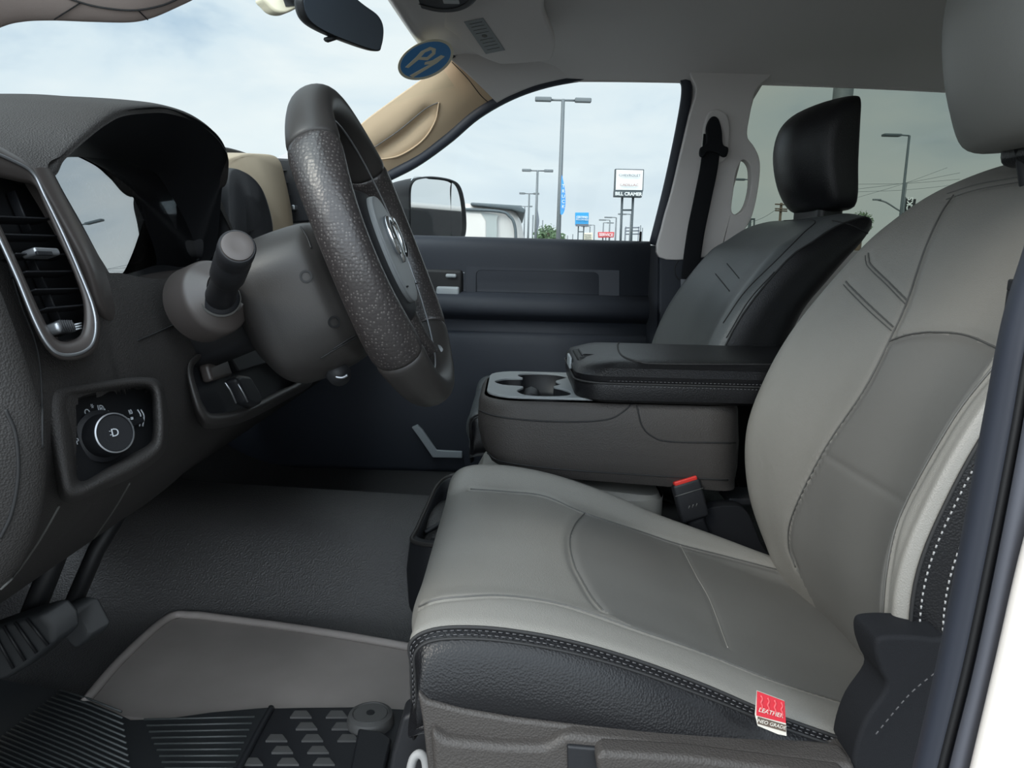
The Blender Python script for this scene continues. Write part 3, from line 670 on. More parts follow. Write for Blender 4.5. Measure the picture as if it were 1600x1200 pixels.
# ------------------------------------------------------------------ belt buckle
bk = thing('belt_buckle', 'black seat belt buckle with a red release button beside the grey driver cushion', 'buckle', at(1080, 800, -.118))
c = at(1078, 782, -.118); ax = Vector((-.32, .0, 1)).normalized(); Rb = basis((0, -1, .25), ax)
Rb2 = Matrix((ax.cross(Vector((0, -1, .25)).normalized()), Vector((0, -1, .25)).normalized(), ax)).transposed()
def Lb(x, y, z): return c+Rb2@Vector((x, y, z))
xa = Rb2
body_ = link('buckle_body', boxm('buckle_body', (0, 0, 0), (.044, .020, .062), None, .005), 'dark', None); body_.data.transform(Matrix.Translation(c) @ Rb2.to_4x4()); body_.parent = bk; body_.matrix_parent_inverse = Matrix.Translation(bk.location).inverted()
rd = link('release_button', boxm('release_button', (0, 0, 0), (.036, .015, .008), None, .002), 'red', None); rd.data.transform(Matrix.Translation(Lb(0, .001, .0315)) @ Rb2.to_4x4()); rd.parent = body_; rd.matrix_parent_inverse = parent_world(body_).inverted()
tube('body_line', [Lb(-.0222, .0102, .014), Lb(.0222, .0102, .014)], .0006, 'seamg', body_)
for q in (-.006, 0, .006): tube('relief_bar', [Lb(q-.0015, .0102, -.010), Lb(q+.0015, .0102, -.006)], .0006, 'seamg', body_)
tube('buckle_strap', [Lb(0, 0, -.03), Lb(.004, -.004, -.06), Lb(.014, -.006, -.10)], .014, 'belt', bk, ry=.004, n=10, up=(1, 0, 0))
# ================================================================== DASHBOARD
db = thing('dashboard', 'dark grey dashboard with hooded gauge cluster, side vent and light switch panel', 'dashboard', (-.6, 0, .6))
lip = [(-.83, -.37, .650), (-.76, -.345, .660), (-.70, -.36, .668), (-.645, -.385, .672)]
lp_px = [(76, 266, -.60), (100, 238, -.575), (132, 209, -.55), (165, 184, -.52), (192, 171, -.49), (230, 167, -.44), (262, 168, -.40), (300, 180, -.34), (332, 202, -.29), (352, 228, -.24), (357, 250, -.22), (349, 285, -.205)]
lips = [(y, x, z) for y, x, z in lip]+[(Y, at(a, b, Y).x, at(a, b, Y).z) for a, b, Y in lp_px]+[(-.18, -.42, .700), (-.15, -.435, .735), (-.10, -.43, .750), (0, -.425, .757), (.2, -.43, .757), (.5, -.43, .757), (.80, -.43, .75)]
zt_ = lambda y: float(np.interp(y, [-.83, -.76, -.70, -.62, -.56, -.49, -.42, -.34, -.28, -.22, -.17, 0, .8], [.660, .666, .674, .698, .720, .744, .760, .760, .753, .748, .750, .760, .755]))
rows = []
for y, x, z in lips:
    zz = max(zt_(y), z+.004); rows.append([(x, y, z-.006), (x-.004, y, z+.002), (x-.03, y, z+(zz-z)*.5+.002), (x-.08, y, zz), (x-.16, y, zz), (-.75, y, .742), (-1.02, y, .70)])
dp = link('dash_pad', gmesh('dash_pad', grid(rows, 160, 60)), 'dash', db)
# hood lining from the lip down to the gauge glass
lensn = Vector((.985, .01, .13)).normalized(); lensp = Vector((-.432, -.4, .66))
oring = [(76, 268, -.60), (100, 240, -.575), (150, 197, -.53), (200, 172, -.48), (270, 171, -.39), (335, 206, -.29), (356, 247, -.22), (347, 295, -.205), (332, 400, -.22), (270, 425, -.32), (215, 434, -.42), (183, 442, -.50), (128, 362, -.56)]
iring = [(80, 258), (104, 246), (150, 247), (198, 253), (240, 268), (264, 300), (292, 350), (310, 400), (303, 420), (250, 414), (205, 428), (178, 436), (128, 350)]
O = [at(a, b, Y) for a, b, Y in oring]; I = [onp(a, b, lensp, lensn) for a, b in iring]
hg = grid([[tuple(o) for o in O], [tuple(o.lerp(i, .5)) for o, i in zip(O, I)], [tuple(i) for i in I]], 16, 156, cv=True)
link('hood_lining', gmesh('hood_lining', hg, cv=True), 'dark', db)
lv_, uv_ = Vector((0, 1, 0)), lensn.cross(Vector((0, 1, 0)))
bp2 = lensp-lensn*.035
big = [onp(a, b, lensp, lensn) for a, b in iring]; cen = sum(big, Vector())/len(big)
gl = prism('gauge_lens', [cen+(p-cen)*1.03 for p in smoothloop(big, 60)], -lensn*.002, 'lens', db, smooth=False)
gb = prism('gauge_backing', [cen+(p-cen)*1.25-lensn*.03 for p in smoothloop(big, 40)], -lensn*.004, 'vdark', db, smooth=False)
up_l = Vector((0, 0, 1))-lensn*lensn.z; up_l.normalize()
for gy, gz, R in ((-.30, .0, .052), (-.47, .0, .052), (-.385, .012, .030)):
    c = lensp-lensn*.029+Vector((0, gy+.4, 0))+up_l*(gz-.012)
    g = link('gauge_ring', tubem('gauge_ring', [c+Vector((0, 1, 0))*(R*math.cos(a))+up_l*(R*math.sin(a)) for a in np.linspace(0, 2*PI, 48)[:-1]], .0012, closed=True), 'satin', db)
    ms = []
    for k in range(25):
        a = math.radians(225-k*270/24); d = Vector((0, -math.cos(a), 0))*-1+Vector(); d = Vector((0, math.cos(a), 0))+up_l*math.sin(a)
        ms.append(tubem('t', [c+d*(R*.80), c+d*(R*(.92 if k % 4 else .94))], .0007 if k % 4 else .0011, seg=4))
    link('dial_ticks', merge('dial_ticks', ms), 'mark', g)
    for k in range(0, 7 if R > .04 else 0):
        a = math.radians(225-k*270/6); d = Vector((0, math.cos(a), 0))+up_l*math.sin(a)
        text('dial_number', str(k*20), c+d*(R*.64), (0, 1, 0), up_l, .009, 'mark', g, .0002)
    tube('needle', [c, c+(Vector((0, -.7, 0))-up_l*.7)*R*.8], .0009, 'red', g)
# fascia below the pad
Y_ = [-.835, -.80, -.775, -.745, -.715, -.69, -.66, -.625, -.60, -.575, -.53, -.47, -.40, -.32, -.25, -.215, -.19, -.14, 0, .3, .8]
topz = [.62, .645, .655, .660, .664, .666, .668, .668, .665, .60, .590, .583, .583, .586, .592, .62, .69, .735, .75, .752, .745]
def fx(y, z):
    b = float(np.interp(z, [.15, .22, .28, .34, .385, .41, .45, .50, .55, .60, .68, .76], [-.66, -.56, -.475, -.41, -.365, -.345, -.328, -.325, -.335, -.352, -.385, -.425]))
    if z < .66: b += .030*math.exp(-((y+.755)/.032)**2)*min(1, (.66-z)/.05)
    if y > -.2: b -= .01
    if y < -.76: b -= (-.76-y)*.7
    return b
rows = []
for y, tz in zip(Y_, topz):
    zs = [tz+(.15-tz)*k/16 for k in range(17)]; rows.append([(fx(y, z), y, z) for z in zs])
fg = grid(rows, 170, 110)
fbv = bvh_of(fg); fa = link('fascia', gmesh('fascia', fg), 'dash', db)
for l, r in (([(8, 640), (24, 680), (28, 740), (18, 800), (0, 840)], .0012), ([(202, 755), (175, 800), (120, 880), (85, 945)], .0010), ([(92, 790), (60, 845), (25, 895), (0, 920)], .0010), ([(0, 372), (30, 470), (60, 560), (66, 700)], .0008), ([(215, 532), (300, 500), (350, 520)], .0008)):
    q = cast(fbv, l, 60, .0004)
    if len(q) > 3: tube('panel_seam', q, r, 'seamg' if r == .0010 else 'seam', fa)
def punch(o, loops):
    bm = bmesh.new(); bm.from_mesh(o.data); dl = []
    for f in bm.faces:
        x, y = topx(f.calc_center_median())
        if any(inside(x, y, L) for L in loops): dl.append(f)
    bmesh.ops.delete(bm, geom=dl, context='FACES'); bm.to_mesh(o.data); bm.free()
bo1 = [(48, 262, -.635), (92, 335, -.625), (135, 415, -.615), (156, 478, -.60), (178, 505, -.57), (215, 512, -.53), (270, 492, -.46), (330, 436, -.38)]
bi1 = [(74, 266, -.602), (101, 318, -.585), (127, 362, -.565), (155, 405, -.54), (180, 440, -.505), (212, 438, -.44), (245, 430, -.37), (300, 418, -.26)]
rows = []
for (a, b, c), (d, e_, f) in zip(bo1, bi1):
    p, q = at(a, b, c), at(d, e_, f); rows.append([tuple(p+Vector((-.012, 0, 0))), tuple(p+Vector((.002, 0, 0))), tuple(p.lerp(q, .5)+Vector((.006, 0, .001))), tuple(q+Vector((.001, 0, 0))), tuple(q+Vector((-.02, 0, 0)))])
link('cluster_bezel', gmesh('cluster_bezel', grid(rows, 70, 24)), 'bezel', db)
# --- side air vent
vn = Vector((.94, -.06, .34)).normalized(); vp = Vector((-.338, -.64, .60))
V = lambda a, b, off=0: onp(a, b, vp+vn*off, vn)
vo = [(-60, 225), (-20, 222), (20, 240), (50, 262), (70, 300), (100, 360), (128, 425), (150, 480), (157, 515), (150, 545), (128, 560), (96, 562), (72, 545), (50, 505), (20, 430), (-20, 345), (-60, 280)]
vi = [(-45, 262), (-10, 275), (28, 284), (54, 292), (70, 325), (92, 375), (112, 420), (128, 465), (131, 500), (126, 522), (112, 532), (94, 533), (80, 520), (60, 482), (30, 415), (-8, 335), (-35, 290)]
av = link('air_vent', gmesh('air_vent', np.array([[tuple(p) for p in smoothloop([V(a, b, -.004) for a, b in vo], 120)], [tuple(p) for p in smoothloop([V(a, b, .008) for a, b in vo], 120)],
    [tuple(p) for p in smoothloop([V(a+(c-a)*.2, b+(d-b)*.2, .012) for (a, b), (c, d) in zip(vo, vi)], 120)], [tuple(p) for p in smoothloop([V(a+(c-a)*.8, b+(d-b)*.8, .010) for (a, b), (c, d) in zip(vo, vi)], 120)],
    [tuple(p) for p in smoothloop([V(a, b, .004) for a, b in vi], 120)], [tuple(p) for p in smoothloop([V(a, b, -.022) for a, b in vi], 120)]]), cv=True), 'bezel', db)
tube('vent_rim', smoothloop([V(a+(c-a)*.28, b+(d-b)*.28, .0125) for (a, b), (c, d) in zip(vo, vi)], 120), .0012, 'satin', av, closed=True)
prism('vent_back', smoothloop([V(a, b, -.018) for a, b in vi], 60), -vn*.004, 'vdark', av, smooth=False)
for (a, b), (c, d) in (((-20, 343), (66, 346)), ((-5, 371), (78, 373)), ((14, 401), (94, 402)), ((30, 429), (105, 428)), ((44, 457), (116, 455)), ((62, 486), (128, 480))):
    p, q = V(a, b, -.004), V(c, d, -.004); mid_ = (p+q)/2; R = basis(Vector((0, 0, 1)), (q-p))
    s = link('slat', boxm('slat', (0, 0, 0), ((q-p).length*1.05, .014, .0012), None, .0004), 'dark', av); me = s.data; u = (q-p).normalized(); w = vn
    me.transform(Matrix.Translation(mid_) @ Matrix((u, w, u.cross(w))).transposed().to_4x4())
for a, b in ((16, 300), (40, 390), (62, 440)):
    tube('vane', [V(a, b, -.012), V(a+26, b+62, -.012)], .004, 'dark', av, ry=.0006, up=vn)
u = (V(92, 397)-V(30, 395)).normalized(); RM = Matrix((u, vn, u.cross(vn))).transposed().to_4x4()
s = link('slat_tab', boxm('slat_tab', (0, 0, 0), (.026, .012, .0055), None, .0018), 'satin', av); s.data.transform(Matrix.Translation(V(64, 396, .004)) @ RM)
s = link('tab_inset', boxm('tab_inset', (0, 0, 0), (.016, .002, .003), None, .0004), 'dark', s); s.data.transform(Matrix.Translation(V(69, 396, .0105)) @ RM)
s = link('vent_thumbwheel', boxm('vent_thumbwheel', (0, 0, 0), (.020, .012, .008), None, .003), 'satin', av); s.data.transform(Matrix.Translation(V(94, 513, .003)) @ RM)
for k in range(6):
    s_ = link('wheel_rib', boxm('wheel_rib', (0, 0, 0), (.0008, .013, .0085), None, 0), 'dark', s); s_.data.transform(Matrix.Translation(V(85+k*3.6, 513, .0035)) @ RM)
for k in range(3): tube('vent_mark', [V(117, 507+k*4, .0), V(127, 505+k*4, .0)], .0006, 'mark', av)
# --- headlight switch panel
sn = Vector((.93, -.16, .32)).normalized(); spt = Vector((-.316, -.60, .45))
Q = lambda a, b, off=0: onp(a, b, spt+sn*off, sn)
so1 = [(66, 622), (74, 604), (100, 600), (160, 594), (225, 590), (250, 600), (258, 640), (258, 690), (245, 715), (205, 742), (160, 762), (120, 780), (98, 775), (88, 745), (78, 700), (70, 660)]
si1 = [(118, 640), (124, 624), (145, 618), (175, 612), (215, 606), (234, 612), (238, 640), (238, 680), (230, 695), (200, 712), (165, 732), (135, 750), (122, 748), (119, 725), (118, 690), (118, 660)]
sw = link('headlight_switch_panel', gmesh('headlight_switch_panel', np.array([[tuple(p) for p in smoothloop([Q(a+(c-a)*t, b+(d-b)*t, o) for (a, b), (c, d) in zip(so1, si1)], 110)] for t, o in ((-.15, -.016), (0, .006), (.15, .018), (.35, .024), (.65, .021), (.88, .010), (1, -.004), (1.0, -.014))]), cv=True), 'dash', db)
prism('switch_face', smoothloop([Q(a, b, -.006) for a, b in si1], 60), -sn*.004, 'vdark', sw, smooth=False)
kc = Q(156, 682, -.004); kr = basis(sn, (0, 1, 0))
kd = (Vector((.82, -.50, .28))).normalized()
kn = lathe('headlight_knob', [(.021, -.002), (.021, .004), (.0175, .006), (.0165, .020), (.0155, .022), (.0145, .0225), (.0140, .0215)], kc, kd, 'dark', sw, 48)
lathe('knob_ring', [(.0158, 0), (.0160, .0012), (.0150, .0016), (.0146, .0008)], kc+kd*.0212, kd, 'satin', kn, 48, cap=False)
kz = kc+kd*.0224; ku = Vector((0, 0, 1))-kd*kd.z; kx = ku.cross(kd)
text('knob_mark', 'D', kz, kx, ku, .009, 'mark', kn, .0002)
tube('knob_mark', [kz-kx*.0045+ku*.002, kz-kx*.003+ku*.002], .0003, 'mark', kn); tube('knob_mark', [kz-kx*.0045-ku*.001, kz-kx*.003-ku*.001], .0003, 'mark', kn)
su = Vector((0, 0, 1))-sn*sn.z; sx = su.cross(sn)
for a, b, s_, rot in ((137, 645, 'O', 30), (146, 637, '*', 25), (158, 639, 'ID', -10), (170, 648, 'AUTO', -38)):
    r = Matrix.Rotation(math.radians(rot), 3, sn); text('switch_mark', s_, Q(a, b, -.0055), r@sx, r@su, .0085, 'mark', sw, .0002, .9)
text('switch_mark', 'P', Q(121, 690, -.0055), sx, su, .007, 'mark', sw, .0002)
for a, b in ((194, 666), (205, 662)):
    box('dimmer_wheel', Q(a, b, -.004), (.008, .006, .026), 'dark', sw, R=basis(sn, (0, 1, 0)) @ Matrix.Rotation(PI/2, 3, 'Y'), bw=.002)
tube('dimmer_bar', [Q(200, 654, -.002), Q(202, 676, -.002)], .0012, 'mark', sw); tube('dimmer_bar', [Q(206, 652, -.002), Q(207, 676, -.002)], .0012, 'mark', sw)
for cx in (188, 193, 217, 222):
    s1 = 1; tube('wave_mark', [Q(cx-2, 648 if cx < 200 else 640, -.005), Q(cx+3, 658 if cx < 200 else 650, -.005), Q(cx+1, 674 if cx < 200 else 666, -.005)], .0006, 'mark', sw, n=10)
text('switch_mark', 'I0', Q(204, 644, -.0055), sx, su, .006, 'mark', sw, .0002)
# --- panel recess with the parking brake handle
rn = Vector((.95, -.05, .28)).normalized(); rp = Vector((-.318, -.46, .47))
Rr = lambda a, b, off=0: onp(a, b, rp+rn*off, rn)
ro = [(292, 580), (300, 558), (335, 540), (390, 522), (425, 528), (450, 556), (475, 575), (480, 598), (440, 622), (380, 652), (330, 662), (312, 650), (300, 620)]
ri = [(302, 582), (308, 566), (338, 550), (390, 532), (415, 538), (440, 566), (462, 582), (464, 596), (432, 612), (378, 638), (334, 646), (320, 636), (310, 612)]
rec = link('lower_recess', gmesh('lower_recess', np.array([[tuple(p) for p in smoothloop([Rr(a+(c-a)*t, b+(d-b)*t, o) for (a, b), (c, d) in zip(ro, ri)], 90)] for t, o in ((-.5, -.03), (0, .001), (.3, .006), (.8, .004), (1, -.006), (1.02, -.035))]), cv=True), 'dashs', db)
prism('recess_floor', smoothloop([Rr(a, b, -.014) for a, b in ri], 50), -rn*.004, 'dark', rec, smooth=False)
prism('connector_cover', [Rr(a, b, -.012) for a, b in ((344, 556), (392, 540), (412, 548), (420, 566), (362, 584))], rn*.010, 'dark', rec, bw=.002)
prism('connector_frame', [Rr(a, b, -.012) for a, b in ((308, 572), (338, 556), (350, 590), (316, 600))], rn*.012, 'bezel', rec, bw=.004)
hb = prism('brake_release_handle', [Rr(a, b, .0) for a, b in ((348, 596), (356, 590), (372, 592), (388, 618), (392, 634), (382, 640), (368, 634))], rn*.016, 'dark', rec, bw=.005)
tube('handle_edge', [Rr(a, b, .0162) for a, b in ((352, 598), (360, 610), (369, 630))], .0009, 'satin', hb); tube('handle_edge', [Rr(a, b, .0162) for a, b in ((372, 600), (380, 614), (387, 628))], .0009, 'satin', hb)
punch(fa, [vi, si1, [(a+(c-a)*.6, b+(d-b)*.6) for (a, b), (c, d) in zip(ro, ri)]])
# --- centre stack: taupe frame with the centre vent
def ringp(L): return [at(a, b, Y) for a, b, Y in L]
cs1 = ringp([(338, 262, -.10), (366, 242, -.08), (400, 240, -.03), (428, 246, .0), (440, 280, .0), (452, 345, -.02), (446, 380, -.03), (390, 384, -.10), (345, 330, -.12)])
rows = [[tuple(p+Vector((-.05, 0, 0))) for p in cs1], [tuple(p) for p in cs1]]
c0 = sum(cs1, Vector())/9; rows += [[tuple(c0+(p-c0)*.94+Vector((.008, 0, 0))) for p in cs1]]
csk = link('center_stack_frame', gmesh('center_stack_frame', grid(rows, 10, 90, cv=True), cv=True, capu=True), 'stackm', db)
vp3 = [(426, 248), (470, 250), (480, 262), (482, 335), (452, 345)]
cvent = prism('center_vent', [at(a, b, .03) for a, b in ((420, 246), (492, 250), (500, 345), (452, 350))], (-.02, .03, 0), 'dark', csk, bw=.004)
for k in range(4): tube('slat', [at(434+k*4, 266+k*19, .026), at(490, 268+k*19, .06)], .005, 'vdark', cvent, ry=.001, up=(1, 0, 0))
tube('vent_rim', [at(a, b, .024) for a, b in ((424, 247), (432, 262), (444, 305), (454, 348))], .0016, 'bezel', cvent)
box('slat_tab', at(462, 325, .03), (.006, .03, .008), 'satin', cvent, bw=.002)
# dark rounded cheek right of the gauge hood
ck = ringp([(348, 268, -.16), (372, 268, -.15), (396, 290, -.14), (410, 325, -.13), (416, 362, -.13), (404, 378, -.14), (368, 396, -.16), (350, 400, -.18), (346, 335, -.175)])
c0 = sum(ck, Vector())/9
link('cluster_cheek', gmesh('cluster_cheek', grid([[tuple(p+Vector((-.06, 0, 0))) for p in ck], [tuple(p) for p in ck], [tuple(c0+(p-c0)*.9+Vector((.012, 0, 0))) for p in ck], [tuple(c0+(p-c0)*.4+Vector((.016, 0, 0))) for p in ck]], 24, 90, cv=True), cv=True, capu=True), 'dark', db)
# knee bolster side panels and toe area
kb = [[at(a, b, -.50) for a, b in ((250, 560), (300, 640), (250, 760), (215, 850))], [at(a, b, -.40) for a, b in ((380, 600), (420, 640), (380, 760), (330, 860))]]
# ================================================================== STEERING COLUMN
sc_ = thing('steering_column', 'dark steering column shroud between the dashboard and the steering wheel', 'steering column', (-.25, -.4, .56))
wc = Vector((-.143, -.40, .615)); wt = Vector((-.375, 0, .927)).normalized(); wn_ = Vector((.927, 0, .375)).normalized(); wy_ = Vector((0, 1, 0))
def crs(c, hw, up_, dn, n=28, e=.62):
    o = []
    for k in range(n):
        a = 2*PI*k/n; ca, sa = math.cos(a), math.sin(a); f = lambda v: math.copysign(abs(v)**e, v)
        o.append(tuple(c+wy_*(hw*f(ca))+wt*((up_ if sa > 0 else dn)*f(sa))))
    return o
cax = [(-.145, .060, .045, .060), (-.125, .092, .062, .085), (-.10, .098, .066, .092), (-.06, .094, .064, .088), (-.045, .085, .056, .078), (-.035, .070, .045, .06)]
G = grid([crs(wc+wn_*a+wt*-.012, hw, u_, d_) for a, hw, u_, d_ in cax], 60, 112, cv=True)
shd = link('column_shroud', gmesh('column_shroud', G, cv=True, capu=True), 'dashs', sc_)
sbv = bvh_of(G, True)
for l in ([(470, 355), (480, 372), (486, 388)], [(520, 545), (560, 520)], [(500, 560), (540, 536), (600, 505)]):
    q = cast(sbv, l, 30, .0004)
    if len(q) > 3: tube('shroud_seam', q, .0008, 'seam', shd)
for a, b in ((478, 432), (522, 503)):
    h = sbv.ray_cast(CAM, ray(a, b).normalized())
    if h[0] is not None: lathe('screw_hole', [(.006, -.002), (.006, .0008), (.0042, .0008), (.004, -.001)], h[0], h[1] if h[1].dot(CAM-h[0]) > 0 else -h[1], 'vdark', shd, 20)
tube('column_tube', [Vector((-.42, -.4, .50)), wc+wn_*-.12], .05, 'dark', sc_)
# stalk with collar
cc_ = at(349, 463, -.505); cn = Vector((.55, -.80, .25)).normalized()
cn2 = Vector((.80, -.50, .33)).normalized()
col = lathe('stalk_collar', [(.037, -.03), (.036, -.004), (.0345, .000), (.032, .002), (.021, .012), (.020, .013), (.018, .010)], at(346, 460, -.50)-cn2*.006, cn2, 'bezel', sc_, 56)
b0 = at(342, 470, -.505); t0_ = at(371, 385, -.60); ax = (t0_-b0).normalized(); Ls = (t0_-b0).length
st = lathe('turn_signal_stalk', [(.017, .000), (.0175, .008), (.0135, .012), (.0125, .03), (.0125, Ls*.45), (.0138, Ls*.5), (.0148, Ls*.52), (.0150, Ls*.78), (.0140, Ls*.80), (.0145, Ls*.82), (.0150, Ls*.93), (.0148, Ls*.99), (.0138, Ls*1.0)], b0, ax, 'dark', sc_, 48)
lathe('stalk_cap', [(.0128, 0), (.0124, .0014), (.0100, .0020), (.005, .0016)], b0+ax*(Ls), ax, 'bezel', st, 48)
lathe('boot_ring', [(.0175, .006), (.0188, .008), (.0175, .010)], b0, ax, 'seamg', st, 40, cap=False)
for d in (-.4, .3): tube('stalk_mark', [b0+ax*(Ls*.62)+Vector((d*.006+.006, -.0135, .0)), b0+ax*(Ls*.62)+Vector((d*.006+.0085, -.0132, .001))], .0007, 'mark', st)
# ignition key area below the column
kk = link('key_cylinder', tubem('key_cylinder', [at(520, 575, -.42), at(530, 585, -.46)], .012, seg=20), 'vdark', sc_); tube('key_ring', [at(518, 566, -.46), at(522, 586, -.46), at(534, 590, -.46), at(543, 586, -.46)], .0014, 'satin', kk, n=20)
# ================================================================== STEERING WHEEL
sw_ = thing('steering_wheel', 'black leather steering wheel with perforated grips and a chrome emblem on its hub', 'steering wheel', wc)
Rr_ = .1535
def rimp(a): return wc+wy_*(-Rr_*math.cos(a))+wt*(Rr_*math.sin(a)*1.02)
def rim_arc(name, a0, a1, m, n, k=1.0):
    rings = []
    for i in range(n):
        a = a0+(a1-a0)*i/(n-1); c = rimp(a); rad = (c-wc).normalized(); o = []
        fat = 1+.14*math.exp(-((abs((a+PI) % (2*PI)-PI)-.62)/.3)**2) + .10*math.exp(-((PI-abs((a+PI) % (2*PI)-PI)-.62)/.3)**2)
        e = 1.0
        if i < 2 or i > n-3: e = .93 if i in (0, n-1) else .985
        for j in range(28):
            q = 2*PI*j/28; o.append(tuple(c+rad*(.0168*fat*k*e*math.cos(q))+wn_*(.0215*fat*k*e*math.sin(q))))
        rings.append(o)
    return link(name, gmesh(name, np.array(rings), cv=True, capu=True), m, sw_)
a1, a2 = math.radians(38), math.radians(-40)
rim_arc('rim_top', a1, PI-a1, 'dashs', 70)
rim_arc('rim_grip', a2, a1, 'perf', 60, 1.0); rim_arc('rim_grip', PI-a1, PI-a2, 'perf', 60, 1.0)
rim_arc('rim_bottom', PI-a2, 2*PI+a2, 'dashs', 70)
tube('rim_highlight', [rimp(a)+(wc-rimp(a)).normalized()*.0178+wn_*.006 for a in np.linspace(0, 2*PI, 140)[:-1]], .0011, 'satin', sw_, closed=True)  # added bright line in place of the highlight along the rim's inner edge
# hub, spokes
hub = [crs(wc+wn_*a, hw, u_, d_, 28, .8) for a, hw, u_, d_ in ((-.04, .055, .05, .055), (-.03, .07, .06, .07), (-.005, .078, .066, .080), (.006, .074, .062, .078), (.011, .06, .05, .066), (.013, .03, .026, .034))]
hu = link('hub', gmesh('hub', grid(hub, 40, 112, cv=True), cv=True, capu=True), 'dark', sw_)
pad = [crs(wc+wn_*a, hw, u_, d_, 28, .9) for a, hw, u_, d_ in ((.008, .055, .054, .062), (.0145, .055, .054, .062), (.0175, .052, .050, .058), (.0185, .025, .024, .028))]
ph = link('airbag_cover', gmesh('airbag_cover', grid(pad, 24, 112, cv=True), cv=True, capu=True), 'cup', sw_)
def wp(y, t, o): return wc+wy_*y+wt*t+wn_*o
for s in (-1, 1):
    tube('spoke', [wp(s*.06, .004, -.010), wp(s*.10, .006, -.008), wp(s*.146, .004, 0)], [.030, .020, .022], 'dark', sw_, ry=.012, up=wt, seg=20)
    tube('spoke_trim', [wp(s*.03, -.055, -.004), wp(s*.045, -.10, -.003), wp(s*.075, -.134, 0)], [.015, .012, .011], 'perf', sw_, ry=.011, up=wy_, seg=20, n=24)
    tube('spoke_cap', [wp(s*.068, -.126, .004), wp(s*.074, -.134, .006)], .011, 'cup', sw_, seg=16)
    box('spoke_button', wp(s*.105, .008, .006), (.006, .03, .022), 'vdark', sw_, R=basis(wn_, (0, 1, 0)) @ Matrix.Rotation(PI/2, 3, 'Y'), bw=.002)
# chrome ram's-head style emblem
em = link('emblem', gmesh('emblem', np.array([[tuple(wp(x*s_, (y-.002)*s_+.004, o)) for x, y in ((0, .022), (.008, .020), (.011, .010), (.008, -.002), (.005, -.014), (.003, -.022), (-.003, -.022), (-.005, -.014), (-.008, -.002), (-.011, .010), (-.008, .020))] for s_, o in ((1, .0180), (1, .021), (.7, .0235))]), cv=True, capu=True), 'chrome', ph)
for s in (-1, 1):
    pts = [(s*.006, .022), (s*.018, .024), (s*.028, .014), (s*.028, -.002), (s*.019, -.012), (s*.011, -.006), (s*.014, .004)]
    tube('emblem_horn', [wp(x, y+.002, .021) for x, y in pts], lambda t: .0042*(1-t*.6), 'chrome', em, n=30)
for y in (-.036, .036): tube('airbag_mark', [wp(y, -.045, .0186), wp(y+.006, -.045, .0186)], .001, 'vdark', ph)
# ================================================================== MIRROR, STICKER, VISOR
mm = thing('rear_view_mirror', 'dark rear-view mirror hanging at the top of the windscreen', 'mirror', at(540, 0, .02))
mo = [(474, -8), (472, 10), (480, 30), (500, 46), (540, 64), (588, 80), (597, 72), (600, 45), (592, 25), (570, 8), (540, -14), (500, -30)]
mpn = Vector((.80, -.50, -.1)).normalized(); mpp = at(540, 30, -.02); Mq = lambda a, b, o=0: onp(a, b, mpp+mpn*o, mpn)
rows = [[tuple(Mq(a, b, 0)*1) for a, b in mo]]
c0 = sum([Mq(a, b) for a, b in mo], Vector())/len(mo)
rows = [[tuple(c0+(Mq(a, b)-c0)*s_+mpn*o) for a, b in mo] for s_, o in ((.4, -.026), (.85, -.024), (.98, -.014), (1.0, -.004), (.985, 0))]
mh = link('mirror_housing', gmesh('mirror_housing', grid(rows, 30, 96, cv=True), cv=True, capu=True), 'dark', mm)
prism('mirror_glass', smoothloop([c0+(Mq(a, b)-c0)*.955+mpn*.0002 for a, b in mo], 60), mpn*.001, 'mback', mm, smooth=False)
tube('dimming_tab', [c0+(Mq(530, 58)-c0)*1.0-mpn*.008, Mq(519, 62)-mpn*.010], .009, 'vdark', mm, ry=.004, up=mpn)
tube('mirror_arm', [c0-mpn*.02, at(455, -6, -.02), at(440, -20, .05)], .008, 'dark', mm, n=12)
ml = [(412, -6), (420, 8), (432, 18), (448, 20), (466, 12), (476, 6), (478, -10), (445, -20)]
prism('arm_mount', smoothloop([at(a, b, .03) for a, b in ml], 40), (-.02, .02, 0), 'cream', mm, bw=.004)
prism('sensor_window', [at(a, b, .0285) for a, b in ((440, -8), (446, 10), (468, 8), (472, -8))], (0, .002, 0), 'dark', mm, smooth=False)
# year sticker on the windscreen: blue oval with cream 19, read from outside
pn = Vector((.42, -.35, -.75)).normalized(); pp = at(664, 94, .50)
K = lambda a, b, o=0: onp(a, b, pp+pn*o, pn)
sr = K(705, 102)-K(625, 94)
def el_px(cx, cy, rx, ry, rot, o, n=60):
    c, s = math.cos(rot), math.sin(rot); return [K(cx+rx*math.cos(t)*c-ry*math.sin(t)*s, cy+rx*math.cos(t)*s+ry*math.sin(t)*c, o) for t in [2*PI*i/n for i in range(n)]]
stk = prism('year_sticker', el_px(665, 93, 46, 28, -.42, 0), pn*.001, 'cream', None, smooth=False)
tag(stk, 'blue oval sticker with a cream 19 on the windscreen beside the right pillar', 'sticker')
prism('blue_oval', el_px(665, 93, 41.5, 24.5, -.42, .001), pn*.0006, 'blue', stk, smooth=False)
one = [(641, 116), (668, 96), (680, 100), (694, 90), (690, 86), (680, 92), (672, 88), (640, 112)]
nine = [(634, 102), (652, 86), (650, 80), (664, 72), (680, 74), (682, 82), (670, 92), (658, 94), (640, 106)]
one = [(640, 118), (645, 121), (683, 98), (695, 88), (689, 86), (676, 94), (664, 97), (663, 101), (672, 100)]
prism('digit', [K(a, b, .0016) for a, b in one], pn*.0006, 'cream', stk, smooth=False)
